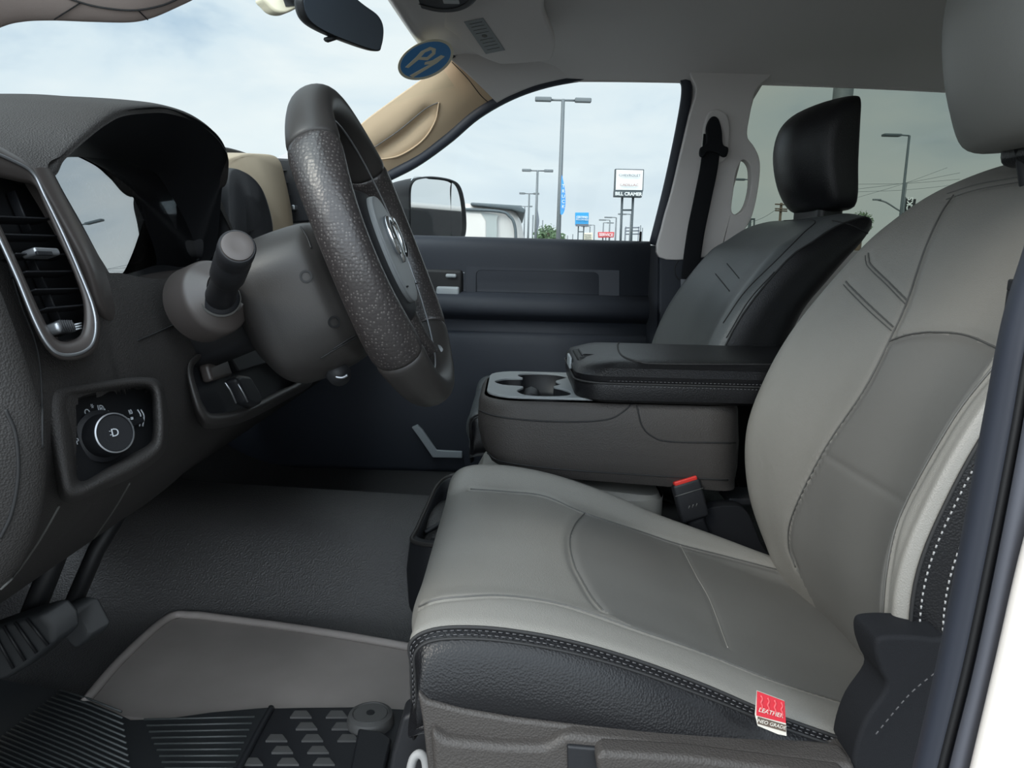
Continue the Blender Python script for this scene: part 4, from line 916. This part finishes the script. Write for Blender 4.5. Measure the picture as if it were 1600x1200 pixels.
prism('digit', [K(a, b, .0016) for a, b in ((633, 105), (638, 106), (654, 93), (668, 94), (680, 84), (681, 76), (672, 73), (658, 80), (649, 90))], pn*.0006, 'cream', stk, smooth=False)
prism('digit_counter', [K(a, b, .0022) for a, b in ((658, 89), (667, 89), (675, 82), (674, 78), (664, 82))], pn*.0003, 'blue', stk, smooth=False)
# visor
vz = thing('sun_visor', 'folded grey passenger sun visor with a pale warning label under the roof', 'sun visor', at(790, 50, .45))
va = [(686, 28), (735, -30), (840, -34), (850, 20), (866, 64), (864, 88), (852, 96), (790, 101), (772, 98), (742, 84), (716, 60)]
vnn = Vector((-.05, -.22, -.97)).normalized(); vpp = Vector((.05, .45, 1.072))
Vz = lambda a, b, o=0: onp(a, b, vpp+vnn*o, vnn)
va3 = [Vz(a, b) for a, b in va]
vb = prism('visor_board', smoothloop(va3, 80), -vnn*.018, 'liner', vz, bw=.006)
lab = prism('warning_label', [Vz(a, b, .0005) for a, b in ((725, 34), (755, 28), (789, 78), (759, 84))], vnn*.0008, 'cup', vz, smooth=False)
for k in range(9):
    t = .1+k*.1
    a = Vz(725+34*t+5, 34+50*t-1, .0016); b = Vz(755+34*t-5, 28+50*t+1, .0016)
    if k != 4: tube('label_line', [a, b], .0005, 'seamg', lab, seg=4)
lathe('label_symbol', [(.006, 0), (.006, .0006)], Vz(757, 56, .0014), vnn, 'seamg', lab, 16)
# overhead console
oc = thing('overhead_console', 'dark rounded overhead console at the top edge above the windscreen', 'overhead console', at(680, 0, .15))
ocp = [(626, -60), (622, -10), (634, 6), (660, 16), (690, 22), (720, 20), (742, 8), (752, -14), (740, -60)]
onn = Vector((-.1, -.1, -1)).normalized(); opp = Vector((-.05, .10, 1.085)); Oq = lambda a, b, o=0: onp(a, b, opp+onn*o, onn)
ob = prism('console_housing', smoothloop([Oq(a, b, .0) for a, b in ocp], 70), onn*-.03, 'door', oc, bw=.01, seg=5)
tube('console_seam', smoothloop([Oq(680+(a-680)*.8, -20+(b+20)*.8, .0006) for a, b in ocp], 60), .0012, 'seam', ob, closed=True)
box('map_light', Oq(705, 2, .002), (.03, .02, .004), 'silver', ob, bw=.0015)
# dark band of header behind the sticker
hb_ = prism('header_seal', [at(a, b, .62) for a, b in ((640, 42), (655, 46), (712, 88), (704, 92), (690, 78), (662, 64))], (0, .006, 0), 'seal', None, bw=.001); hb_.name = 'trim_10'; struct(hb_)
# ================================================================== PASSENGER BELT
sb = thing('seat_belt', 'dark seat belt hanging from its pillar guide behind the passenger seat', 'seat belt', at(1110, 220, .74))
bl = [(1113, 210, .755), (1108, 260, .750), (1098, 310, .745), (1086, 370, .74), (1078, 440, .735), (1076, 540, .73)]
tube('strap', [at(a, b, Y) for a, b, Y in bl], .022, 'belt', sb, ry=.0015, n=40, up=(1, 0, 0), seg=12)
gd = smoothloop([at(a, b, .752) for a, b in ((1093, 232), (1092, 244), (1098, 246), (1104, 238), (1118, 240), (1128, 246), (1134, 244), (1136, 232), (1128, 226), (1126, 205), (1120, 186), (1110, 184), (1102, 200), (1102, 224))], 70)
prism('guide_loop', gd, (0, -.014, 0), 'belt', sb, bw=.004)
prism('height_adjuster', smoothloop([at(a, b, .77) for a, b in ((1100, 250), (1096, 215), (1104, 180), (1120, 172), (1136, 185), (1138, 220), (1130, 252))], 50), (0, -.012, 0), 'liner', sb, bw=.005)
tn = ring_plate('tongue', [at(a, b, .715) for a, b in ((1064, 436), (1090, 438), (1086, 462), (1078, 470), (1064, 466))], [at(a, b, .715) for a, b in ((1071, 442), (1082, 443), (1080, 460), (1069, 459))], (0, .004, 0), 'satin', sb, .001)
tube('tongue_loop', [at(a, b, .715) for a, b in ((1060, 408), (1055, 416), (1056, 430), (1062, 438))], .0018, 'vdark', tn, n=16)
# ================================================================== FLOOR THINGS
# moulded liner beside the tunnel
ll = [(240, 1125), (120, 1112), (190, 1030), (262, 968), (300, 962), (340, 966), (480, 985), (640, 1012), (720, 1030), (760, 1100), (720, 1200), (640, 1200), (590, 1120), (500, 1108), (420, 1108), (330, 1116)]
zl = .048
lin_ = prism('floor_liner', [atz(a, b, zl) for a, b in ll], (0, 0, -.012), 'matg', None, bw=.003); tag(lin_, 'grey-brown moulded floor liner running along the tunnel beside the ribbed mat', 'floor liner')
tube('liner_lip', [atz(a, b, zl+.004) for a, b in ((130, 1100), (192, 1028), (262, 966), (300, 961), (340, 965), (480, 984), (640, 1011), (720, 1028))], .006, 'matg', lin_, n=60)
rm = thing('rubber_mat', 'black rubber floor mat with fine parallel ribs under the pedals', 'floor mat', atz(250, 1150, .05))
zr = .056
mo_ = [(0, 1060), (60, 1072), (110, 1082), (180, 1112), (205, 1124), (260, 1122), (330, 1112), (425, 1104), (400, 1150), (366, 1215), (300, 1290), (-60, 1290), (-160, 1180)]
mt = prism('mat_sheet', [atz(a, b, zr) for a, b in mo_], (0, 0, -.008), 'rubber', rm, bw=.002)
ms = []
for k in range(9):
    y = 1122+k*9.5; x1 = 398-k*4.2
    ms.append(tubem('r', [atz(225+k*4, y+2, zr+.001), atz(x1, y-2+k*.6, zr+.001)], .0013, seg=6))
for k in range(22):
    x0, y0 = -30+k*7.0-(k*3.2), 1060+k*7.4
    a, b = (95-k*7, 1078+k*5.5), (190+k*1.5, 1112+k*9.8)
    ms.append(tubem('r', [atz(a[0], a[1], zr+.001), atz((a[0]+b[0])/2, (a[1]+b[1])/2-2, zr+.001), atz(b[0], b[1], zr+.001)], .0013, seg=6))
link('ribs', merge('ribs', ms), 'ribc', mt)
tm = thing('tread_mat', 'dark rubber mat section with a pattern of raised trapezoids and a round fastener', 'floor mat', atz(520, 1160, .05))
zt2 = .054
t1 = prism('mat_sheet', [atz(a, b, zt2) for a, b in ((425, 1106), (470, 1105), (560, 1104), (640, 1108), (650, 1140), (618, 1230), (520, 1290), (330, 1290), (366, 1215), (400, 1150))], (0, 0, -.006), 'dark', tm, bw=.002)
ms = []
for r in range(5):
    for c in range(3):
        cx = 470+c*56-r*19+(r % 2)*28-8*0; cy = 1118+r*18.5
        if cx > 545 or cx < 395-r*10: continue
        q = [atz(cx+dx, cy+dy, zt2) for dx, dy in ((-9, -5), (9, -5), (17, 5), (-17, 5))]
        bm = bmesh.new(); lo_ = [bm.verts.new(p) for p in q]; hi_ = [bm.verts.new(p+Vector((0, 0, .0025))) for p in q]
        bm.faces.new(hi_)
        for i in range(4): bm.faces.new((lo_[i], lo_[(i+1) % 4], hi_[(i+1) % 4], hi_[i]))
        me = bpy.data.meshes.new('t'); bm.to_mesh(me); bm.free(); ms.append(me)
link('tread_blocks', merge('tread_blocks', ms), 'rubberg', t1, False)
cx = atz(579, 1130, zt2)
fa_ = lathe('mat_fastener', [(.028, -.004), (.028, .006), (.026, .012), (.0215, .014), (.0205, .0125), (.0195, .0138), (.006, .0138)], cx, (0, 0, 1), 'rubberg', tm, 48)
lathe('fastener_slot', [(.005, 0), (.005, .001)], cx+Vector((0, 0, .0137)), (0, 0, 1), 'vdark', fa_, 16)
tube('mat_edge', [atz(a, b, zt2+.003) for a, b in ((366, 1215), (400, 1150), (424, 1106))], .004, 'dark', tm, n=20)
prism('raised_channel', [atz(a, b, .058) for a, b in ((560, 1144), (598, 1150), (612, 1160), (596, 1230), (540, 1290), (510, 1290), (545, 1220))], (0, 0, .006), 'dark', tm, bw=.004)
# seat rail in front of the base with woven loop
rl = thing('seat_rail', 'dark seat rail with a light woven loop beside the driver seat base', 'seat rail', at(650, 1170, -.60))
prism('rail', [at(a, b, -.60) for a, b in ((628, 1122), (655, 1108), (700, 1120), (700, 1260), (600, 1260), (612, 1180))], (0, .03, 0), 'dark', rl, bw=.004)
tube('woven_loop', [at(a, b, -.62) for a, b in ((640, 1210), (646, 1186), (655, 1178), (664, 1186), (668, 1212))], .004, 'stitch', rl, n=20, seg=8)
# pedals
pd = thing('brake_pedal', 'wide dark rubber brake pedal at the lower left corner', 'pedal', at(50, 1020, -.50))
prism('pedal_pad', [at(a, b, -.47) for a, b in ((-60, 1000), (10, 975), (62, 960), (80, 980), (84, 1006), (40, 1044), (10, 1062), (-60, 1080))], (.02, .02, .012), 'rubber', pd, bw=.005)
tube('pedal_arm', [at(40, 985, -.44), at(90, 860, -.40), at(140, 740, -.36)], .012, 'vdark', pd)
for k in range(4): tube('pad_rib', [at(-30+k*18, 992-k*6, -.472)+Vector((.012, 0, .006)), at(4+k*18, 1052-k*12, -.472)+Vector((.012, 0, .006))], .0016, 'vdark', pd)
pg = thing('accelerator_pedal', 'narrow dark accelerator pedal to the right of the brake pedal', 'pedal', at(112, 985, -.40))
prism('pedal_pad', [at(a, b, -.38) for a, b in ((76, 958), (100, 950), (120, 955), (139, 990), (136, 1002), (118, 1016), (106, 1006))], (.02, .015, .01), 'rubber', pg, bw=.004)
tube('pedal_arm', [at(105, 965, -.37), at(150, 860, -.33), at(210, 760, -.30)], .010, 'vdark', pg)
# storage bin on the tunnel
bn = thing('storage_bin', 'black open storage bin on the tunnel in front of the middle seat', 'storage bin', (-.1, 0, .1))
br = [at(a, b, Y) for a, b, Y in ((742, 738, .10), (712, 741, .11), (692, 750, .10), (680, 764, .07), (668, 790, .02), (652, 826, -.06), (646, 846, -.10), (700, 850, -.13), (800, 820, -.05), (800, 745, .10))]
bb_ = [p*1 for p in br]
cen = sum(br, Vector())/len(br)
rows = [[tuple(Vector((cen.x+(p.x-cen.x)*1.04-.0, cen.y+(p.y-cen.y)*1.0, .04))) for p in br], [tuple(Vector((p.x-.008, p.y-.0, p.z-.05))) for p in br], [tuple(p+Vector((-.003, 0, -.006))) for p in br], [tuple(p) for p in br],
        [tuple(cen+(p-cen)*.90+Vector((0, 0, 0))) for p in br], [tuple(cen+(p-cen)*.86-Vector((0, 0, .02))) for p in br], [tuple(cen+(p-cen)*.82-Vector((0, 0, .05))) for p in br], [tuple(cen+(p-cen)*.05-Vector((0, 0, .05))) for p in br]]
bo_ = link('bin_shell', gmesh('bin_shell', np.swapaxes(cr1(np.swapaxes(np.array(rows), 0, 1), 90, True), 0, 1), cv=True), 'dark', bn)
tube('bin_rim', smoothloop([p for p in br], 90), .0035, 'dashs', bn, closed=True)
tube('bin_divider', [at(664, 832, -.04), at(700, 812, .0), at(740, 806, .02)], .004, 'dark', bn)
box('bin_shelf', at(712, 838, -.02), (.08, .10, .004), 'dark', bn, bw=.001)
# dark fabric between the seats
fb = [(1095, 800), (1140, 790), (1168, 800), (1190, 850), (1215, 885), (1180, 872), (1140, 850), (1100, 830)]
fbx = prism('belt_cover', smoothloop([at(a, b, -.105) for a, b in fb], 40), (0, .03, 0), 'belt', None, bw=.006); tag(fbx, 'crumpled dark cloth cover in the gap between driver seat and console', 'cloth')

# ================================================================== OUTSIDE
GZ = -.78
ga = link('ground', gmesh('ground', np.array([[(x, y, GZ) for y in (-60, 0.9, 40, 600)] for x in (-500, 0, 500)]), flip=True), 'asphalt', None, False); struct(ga)
def far_(px, py, d): return at(px, py, d-1.22)
# door mirror
dm = thing('door_mirror', 'black towing door mirror outside the passenger window reflecting the car park', 'door mirror', at(668, 380, 1.08))
mn = Vector((.84, -.54, -.03)).normalized(); mpt = at(683, 330, 1.07)
Mz = lambda a, b, o=0: onp(a, b, mpt+mn*o, mn)
mo2 = [(638, 330), (638, 298), (642, 284), (652, 278), (675, 276), (704, 281), (718, 292), (725, 320), (727, 356), (722, 374), (705, 379), (660, 379), (645, 377), (639, 360)]
c0 = sum([Mz(a, b) for a, b in mo2], Vector())/len(mo2)
rows = [[tuple(c0+(Mz(a, b)-c0)*s_+mn*o) for a, b in mo2] for s_, o in ((.45, -.115), (.80, -.105), (.93, -.06), (1.0, -.005), (1.0, .004), (.96, .006), (.95, -.004))]
link('mirror_shell', gmesh('mirror_shell', grid(rows, 40, 120, cv=True), cv=True, capu=False), 'dark', dm)
prism('mirror_glass', smoothloop([Mz(a, b, -.001) for a, b in ((643, 282), (672, 280), (702, 285), (703, 300), (703, 374), (672, 376), (652, 375), (643, 364))], 60), -mn*.003, 'mirror', dm, smooth=False)
prism('wide_angle_glass', smoothloop([Mz(a, b, -.001) for a, b in ((706, 287), (715, 297), (721, 325), (723, 355), (719, 372), (706, 375))], 50), (mn+Vector((0, .0, -.02)))*-.003, 'mirror', dm, smooth=False)
tube('mirror_arm', [at(640, 350, 1.10), at(610, 372, .98), at(600, 392, .86)], .025, 'dark', dm, ry=.018)
# neighbouring silver truck cab seen behind the mirror
D = 4.2
vn_ = thing('parked_truck', 'silver truck cab with large side windows parked beyond the door mirror', 'truck', Vector((-.3, D-1.22, GZ)))
vo_ = [(560, 330), (600, 320), (640, 314), (700, 315), (760, 318), (795, 322), (806, 330), (814, 345), (821, 380), (826, 460), (826, 900), (560, 900)]
cabp = [at(a, b, D-1.22) for a, b in vo_]
for p in cabp: p.z = max(p.z, GZ+.25)
cab = prism('cab_body', cabp, (0, 1.7, 0), 'van', vn_, bw=.06)
prism('roof_spoiler', [at(a, b, D-1.25) for a, b in ((735, 316), (812, 321), (822, 328), (819, 334), (800, 328), (735, 321))], (0, 1.6, 0), 'pole2', cab, bw=.02)
prism('rear_window', smoothloop([at(a, b, D-1.235) for a, b in ((700, 332), (772, 334), (776, 345), (776, 378), (774, 400), (700, 400))], 50), (0, .02, 0), 'vanw', cab, smooth=False)
prism('white_door', [at(a, b, D-1.24) for a, b in ((690, 330), (752, 332), (760, 345), (760, 560), (690, 560))], (0, .02, 0), 'white', cab, bw=.01)
tube('door_gap', [at(a, b, D-1.25) for a, b in ((700, 326), (778, 330), (796, 338), (804, 352), (806, 384), (806, 500))], .008, 'pole2', cab, n=40)
for xw in (620, 790): lathe('wheel', [(.40, 0), (.42, .04), (.42, .2), (.22, .24), (.2, .22)], at(xw, 700, D-1.30)*1+Vector((0, 0, GZ+.42-at(xw, 700, D-1.30).z)), (0, -1, 0), 'vdark', vn_, 32)
# white vehicle roof at the lower right of the window, seen through the rear door glass
def car(label, px, py, d, L, m, cat='car', name='parked_car', group=None, h=1.5):
    p = far_(px, py, d); t = thing(name, label, cat, Vector((p.x, p.y, GZ)), group)
    sil = [(-L/2, .30), (-L/2, .75), (-L/2+.25, .88), (-L*.24, .95), (-L*.12, h), (L*.20, h), (L*.33, .98), (L/2-.1, .92), (L/2, .7), (L/2, .30)]
    body__ = prism('body', [Vector((p.x+x, p.y, GZ+z)) for x, z in sil], (0, 1.8, 0), m, t, bw=.08)
    prism('side_glass', [Vector((p.x+x, p.y-.01, GZ+z)) for x, z in ((-L*.2, 1.0), (-L*.1, h-.1), (L*.18, h-.1), (L*.27, 1.0))], (0, .02, 0), 'vdark', body__, smooth=False)
    for s in (-1, 1): lathe('wheel', [(.33, 0), (.35, .03), (.35, .2), (.18, .22)], Vector((p.x+s*L*.31, p.y-.0, GZ+.35)), (0, -1, 0), 'vdark', t, 24)
    return t
car('white pickup roof seen low through the rear side window behind the passenger headrest', 1386, 372, 9, 5.0, 'white', 'pickup', 'pickup_truck', None, 1.45)
car('white car roof at the foot of the rear side window beside the pillar handle', 1165, 385, 34, 4.6, 'white', h=1.5)
car('white car low at the right end of the passenger window under the tall pylon sign', 990, 392, 60, 4.8, 'white', h=1.7)
car('grey car at the bottom of the passenger window left of the blue sign', 880, 396, 75, 4.8, 'van', h=1.6)
sv = car('silver sport utility vehicle seen only as a reflection in the door mirror', 3128, 400, 6.7, 4.7, 'van', 'car', h=1.75)
sv.rotation_euler.z = -PI/2
# street lamps
def lamp(label, px0, py0, px1, d, kind='double', w=1.7, r=.09, m='pole', group='street lamps over the car park'):
    top = far_(px1, py0, d); t = thing('street_lamp', label, 'street lamp', Vector((top.x, top.y, GZ)), group)
    tube('pole', [Vector((top.x, top.y, GZ)), Vector((top.x, top.y, top.z))], [r*1.25, r*.85], m, t)
    if kind == 'double':
        tube('cross_arm', [top+Vector((-w*.5, 0, -.05)), top+Vector((w*.5, 0, -.05))], r*.5, m, t)
        for s in (-1, 1): box('lamp_head', top+Vector((s*w*.75, 0, -.03)), (w*.62, .35, r*2.0), m, t, bw=r*.5)
    else:
        s = -1 if kind == 'left' else 1
        tube('cross_arm', [top, top+Vector((s*w*.5, 0, .02))], r*.5, m, t); box('lamp_head', top+Vector((s*w*.72, 0, .0)), (w*.7, .35, r*1.7), m, t, bw=r*.5)
    return t
lamp('tallest double-headed street lamp in the centre of the passenger window', 0, 155, 880, 41, w=1.35, r=.11)
lamp('double-headed street lamp left of the tallest one, above the silver truck', 0, 266, 840, 78, w=1.45, r=.13)
lamp('smaller double-headed street lamp just beyond the end of the silver truck', 0, 302, 827, 100, w=1.2, r=.12)
lamp('lowest double-headed street lamp, its head just above the silver truck roof', 0, 322, 820, 130, w=1.2, r=.11)
for lb, x, y, d, k in (('small single-headed lamp right of the red sign', 963, 340, 120, 'left'), ('small single lamp directly above the red sign', 953, 344, 130, 'left'), ('small lamp above the left end of the red sign', 943, 348, 140, 'right'), ('tiny lamp between blue sign and red sign', 929, 352, 160, 'left'), ('tiny lamp just right of the blue sign leg', 922, 354, 160, 'left'), ('small lamp seen between the legs of the pylon sign', 986, 335, 110, 'left')):
    lamp(lb, 0, y, x, d, k, w=1.7, r=.12)
lamp('single-headed street lamp with dark pole in the rear side window', 0, 212, 1421, 34, 'left', w=1.05, r=.06, m='pole2')
lamp('lamp head glimpsed through the opening of the pillar grab handle', 0, 281, 1176, 60, 'left', w=1.6, r=.09, m='pole2')
# cobra-head lamp on a slanting arm
cl = thing('utility_lamp', 'curved street light arm beside the dark lamp pole in the rear window', 'street lamp', Vector((far_(1413, 340, 50).x, 50-1.22, GZ)))
tube('arm', [far_(a, b, 50) for a, b in ((1370, 312), (1384, 316), (1400, 326), (1408, 332), (1411, 345))], .05, 'pole', cl, n=20); box('lamp_head', far_(1370, 312, 50), (.5, .2, .1), 'pole', cl, bw=.03)
tube('pole', [far_(1416, 285, 50), Vector((far_(1406, 345, 50).x, 50-1.22, GZ))], .07, 'pole', cl)
# thick column outside the rear window
cl2 = tube('light_column', [Vector((at(1318, 120, 2.8).x-.0, 2.8, GZ)), Vector((at(1318, 120, 2.8).x+.01, 2.8, 3.2))], .048, 'pole', None, seg=24); tag(cl2, 'thick pale column behind the passenger headrest in the rear window', 'column')
# signs
def T(s, px, py, d, h, m, par, sx=1, name='sign_text', bold=0): return text(name, s, far_(px, py, d-.3), (1, 0, 0), (0, 0, 1), h, m, par, .02, sx, bold)
d = 90; k = d/1200
pl = thing('pylon_sign', 'tall white pylon sign with a dark name band on two dark legs', 'sign', Vector((far_(984, 300, d).x, d-1.22, GZ)))
prism('sign_frame', [far_(a, b, d) for a, b in ((961.5, 263.5), (1006.5, 264.5), (1005, 299), (960, 298))], (0, .8, 0), 'signd', pl, bw=.05)
prism('sign_face', [far_(a, b, d-.05) for a, b in ((963, 265), (1005, 266), (1003.6, 297), (962, 296.5))], (0, .1, 0), 'signw', pl, smooth=False)
prism('name_band', [far_(a, b, d-.2) for a, b in ((960, 297.5), (1004.5, 298.5), (1003, 308.5), (959.5, 307.5))], (0, 1.0, 0), 'signd', pl, bw=.05)
T('CHEVROLET', 984, 274, d, .36, 'ink', pl, 1.25); T('CADILLAC', 983, 289, d, .36, 'gold', pl, 1.25); T('BILL CRAMER', 982, 303.2, d-.3, .52, 'signw', pl, .98, bold=.015)
for a, b in ((973, 970.5), (990, 987)): tube('leg', [far_(a, 308, d)+Vector((0, .4, 0)), Vector((far_(b, 380, d).x, d-.82, GZ))], .14, 'signd', pl)
tube('cross_bar', [far_(972, 328, d)+Vector((0, .4, 0)), far_(989, 328, d)+Vector((0, .4, 0))], .10, 'signd', pl)
d = 120
bs = thing('blue_sign', 'square light blue sign with white lettering on two legs', 'sign', Vector((far_(909, 342, d).x, d-1.22, GZ)))
prism('sign_box', [far_(a, b, d) for a, b in ((899, 332), (920, 332), (919.5, 352), (899, 352))], (0, .6, 0), 'signb', bs, bw=.05)
prism('lower_strip', [far_(a, b, d-.1) for a, b in ((900, 350), (919.5, 350), (919.5, 353.5), (900, 353.5))], (0, .7, 0), 'ink', bs, smooth=False)
T('CERTIFIED', 909.5, 339.4, d, .42, 'signw', bs, .9, bold=.01); T('PRE-OWNED', 909.5, 343.2, d, .36, 'signw', bs, .9)
for a in (904, 912.5): tube('leg', [far_(a, 353, d)+Vector((0, .3, 0)), Vector((far_(a, 353, d).x, d-.92, GZ))], .09, 'signd', bs)
tube('cross_bar', [far_(904, 362, d)+Vector((0, .3, 0)), far_(912.5, 362, d)+Vector((0, .3, 0))], .07, 'signd', bs)
ws = thing('white_sign', 'small cream sign with faint lines right below the blue sign', 'sign', Vector((far_(918, 370, d).x, d, GZ)))
prism('sign_box', [far_(a, b, d+4) for a, b in ((911, 364), (926, 363.5), (926, 376), (911, 376))], (0, .4, 0), 'cream', ws, bw=.04)
for y in (367, 370, 373): box('text_line', far_(918.5, y, d+3.9), (1.1, .02, .1), 'ink', ws, bw=0)
for a in (913, 924): tube('leg', [far_(a, 375, d+4)+Vector((0, .2, 0)), Vector((far_(a, 375, d+4).x, d+2.98, GZ))], .06, 'signd', ws)
rs = thing('red_sign', 'wide red sign with pale lettering low in the passenger window', 'sign', Vector((far_(947, 367, d).x, d-1.22, GZ)))
prism('sign_box', [far_(a, b, d) for a, b in ((934.5, 362.5), (960, 362.5), (959, 371), (935, 371.5))], (0, .5, 0), 'signr', rs, bw=.05)
T('SERVICE', 947, 367, d, .62, 'signw', rs, .95, bold=.01)
for a in (942, 947, 953): tube('leg', [far_(a, 371, d)+Vector((0, .25, 0)), Vector((far_(a, 371, d).x, d-.97, GZ))], .07, 'signd', rs)
# sail banner on the tall lamp
d = 40
sbn = [(877.6, 274), (880, 282), (882.6, 296), (883.6, 312), (883, 324), (880.5, 333), (877, 335.5), (875.5, 330), (876.5, 300)]
fl_ = thing('sail_banner', 'curved blue sail banner with white marks on the tallest lamp pole', 'banner', far_(879, 335, d))
prism('cloth', smoothloop([far_(a, b, d) for a, b in sbn], 50), (0, .03, 0), 'blue', fl_, smooth=False)
for k_, y in enumerate((291, 299, 307, 315, 323)): text('banner_mark', 'TRUCK'[k_], far_(880.2, y, d-.1), (1, 0, 0), (0, 0, 1), .24, 'signw', fl_, .01)
fl2 = prism('sail_banner', smoothloop([far_(a, b, 77) for a, b in ((839.5, 326), (841.5, 336), (842.6, 346), (841, 357), (839, 360), (838.5, 345))], 40), (0, .04, 0), 'ink', None, smooth=False); tag(fl2, 'small grey sail banner on the second lamp pole', 'banner')
# thin poles on the skyline
for i, (x, y, d) in enumerate(((833, 336, 110), (848, 344, 150), (882, 365, 150), (887, 368, 170), (895, 366, 170), (977, 356, 140), (1001, 352, 140), (1004, 356, 160))):
    p = far_(x, y, d); tag(tube('skyline_pole', [Vector((p.x, p.y, GZ)), p], .10, 'pole', None), 'thin grey pole on the skyline of the passenger window', 'pole', 'thin skyline poles')
gt = thing('lattice_sign', 'pale open lattice sign frame behind the pylon legs', 'sign', Vector((far_(988, 360, 130).x, 128.8, GZ)))
for y in (356, 361, 366): tube('crossbar', [far_(977, y, 130), far_(999, y-.5, 130)], .10, 'ink', gt)
for x in (978, 988, 998): tube('post', [far_(x, 354, 130), Vector((far_(x, 354, 130).x, 128.8, GZ))], .08, 'ink', gt)
# rear window: black banner, utility pole, wires
d = 36
tb = thing('banner_sign', 'black vertical banner with white letters low in the rear window', 'banner', Vector((far_(1422, 330, d).x, d-1.22, GZ)))
prism('banner', [far_(a, b, d) for a, b in ((1416, 310), (1431.5, 311), (1426, 352), (1413, 352))], (0, .05, 0), 'vdark', tb, smooth=False)
text('banner_text', 'TRUCKS', far_(1420.5, 331, d-.1), UP*1.0+RT*.12, -RT, .36, 'signw', tb, .01, 1, .008)
tube('banner_post', [far_(1415, 308, d), Vector((far_(1410, 352, d).x, d-1.22, GZ))], .03, 'pole2', tb)
up_ = thing('utility_pole', 'distant utility pole with crossarms left of the passenger headrest', 'utility pole', Vector((far_(1219, 340, 70).x, 68.78, GZ)))
tube('pole', [far_(1221, 317, 70), Vector((far_(1217, 360, 70).x, 68.78, GZ))], .12, 'trunk', up_)
for y in (319, 326, 329): tube('crossarm', [far_(1211, y, 69.8), far_(1230, y+1, 69.8)], .06, 'trunk', up_)
for a in ((1172, 291, 1215, 320), ): pass
wi = [((1172, 348), (1215, 326)), ((1335, 296), (1500, 270)), ((1335, 288), (1500, 280)), ((1335, 300), (1500, 288)), ((1335, 310), (1480, 262))]
for wq, (a, b) in enumerate(wi):
    wq = 56+wq*4
    tag(tube('power_line', [far_(*a, wq), far_((a[0]+b[0])/2, (a[1]+b[1])/2+2.5, wq), far_(*b, wq)], .016, 'pole', None, n=16, seg=5), 'thin overhead wire crossing the rear side window', 'wire', 'overhead wires')
bt_ = thing('framed_sign', 'small dark framed sign by the lower end of the pillar handle', 'sign', Vector((far_(1176, 350, 30).x, 28.78, GZ)))
ring_plate('frame', [far_(a, b, 30) for a, b in ((1172, 341), (1180, 341), (1179, 364), (1171, 364))], [far_(a, b, 30) for a, b in ((1174, 344), (1178, 344), (1177.4, 356), (1173.4, 356))], (0, .05, 0), 'signd', bt_, 0)
tube('post', [far_(1175, 362, 30), Vector((far_(1174, 362, 30).x, 28.78, GZ))], .04, 'signd', bt_)
# trees
def tree(label, px, py, d, w, h, seed):
    p = far_(px, py, d); rnd = random.Random(seed); t = thing('tree', label, 'tree', Vector((p.x, p.y, GZ)))
    tube('trunk', [Vector((p.x, p.y, GZ)), Vector((p.x, p.y, p.z-h*.2))], .25, 'trunk', t)
    bm = bmesh.new()
    for i in range(1500):
        a, b, r = rnd.uniform(0, 2*PI), rnd.uniform(-1, 1), rnd.uniform(.55, 1.05)
        q = Vector((math.cos(a)*math.sqrt(1-b*b)*w/2, math.sin(a)*math.sqrt(1-b*b)*w/2, b*h/2))*r*(1+.25*math.sin(5*a+3*b+seed)); c = p+q+Vector((0, 0, -h*.5))
        u = Vector((rnd.uniform(-1, 1), rnd.uniform(-1, 1), rnd.uniform(-1, 1))).normalized(); v = u.orthogonal().normalized(); s = w*.055*rnd.uniform(.6, 1.4)
        bm.faces.new([bm.verts.new(c+u*s), bm.verts.new(c+v*s*.7), bm.verts.new(c-u*s), bm.verts.new(c-v*s*.7)])
    me = bpy.data.meshes.new('crown'); bm.to_mesh(me); bm.free(); link('crown', me, 'leaf', t, False)
tree('broad green tree behind the tall lamp pole, left of the blue sign', 857, 355, 90, 3.2, 3.4, 1)
tree('low pale green bush at the foot of the tall lamp pole', 871, 366, 78, 1.6, 1.4, 2)
tree('lowest small tree close to the end of the silver truck', 846, 364, 95, 1.8, 2.0, 5)
tree('round dark tree just right of the passenger headrest in the rear window', 1346, 333, 60, 1.5, 1.6, 3)
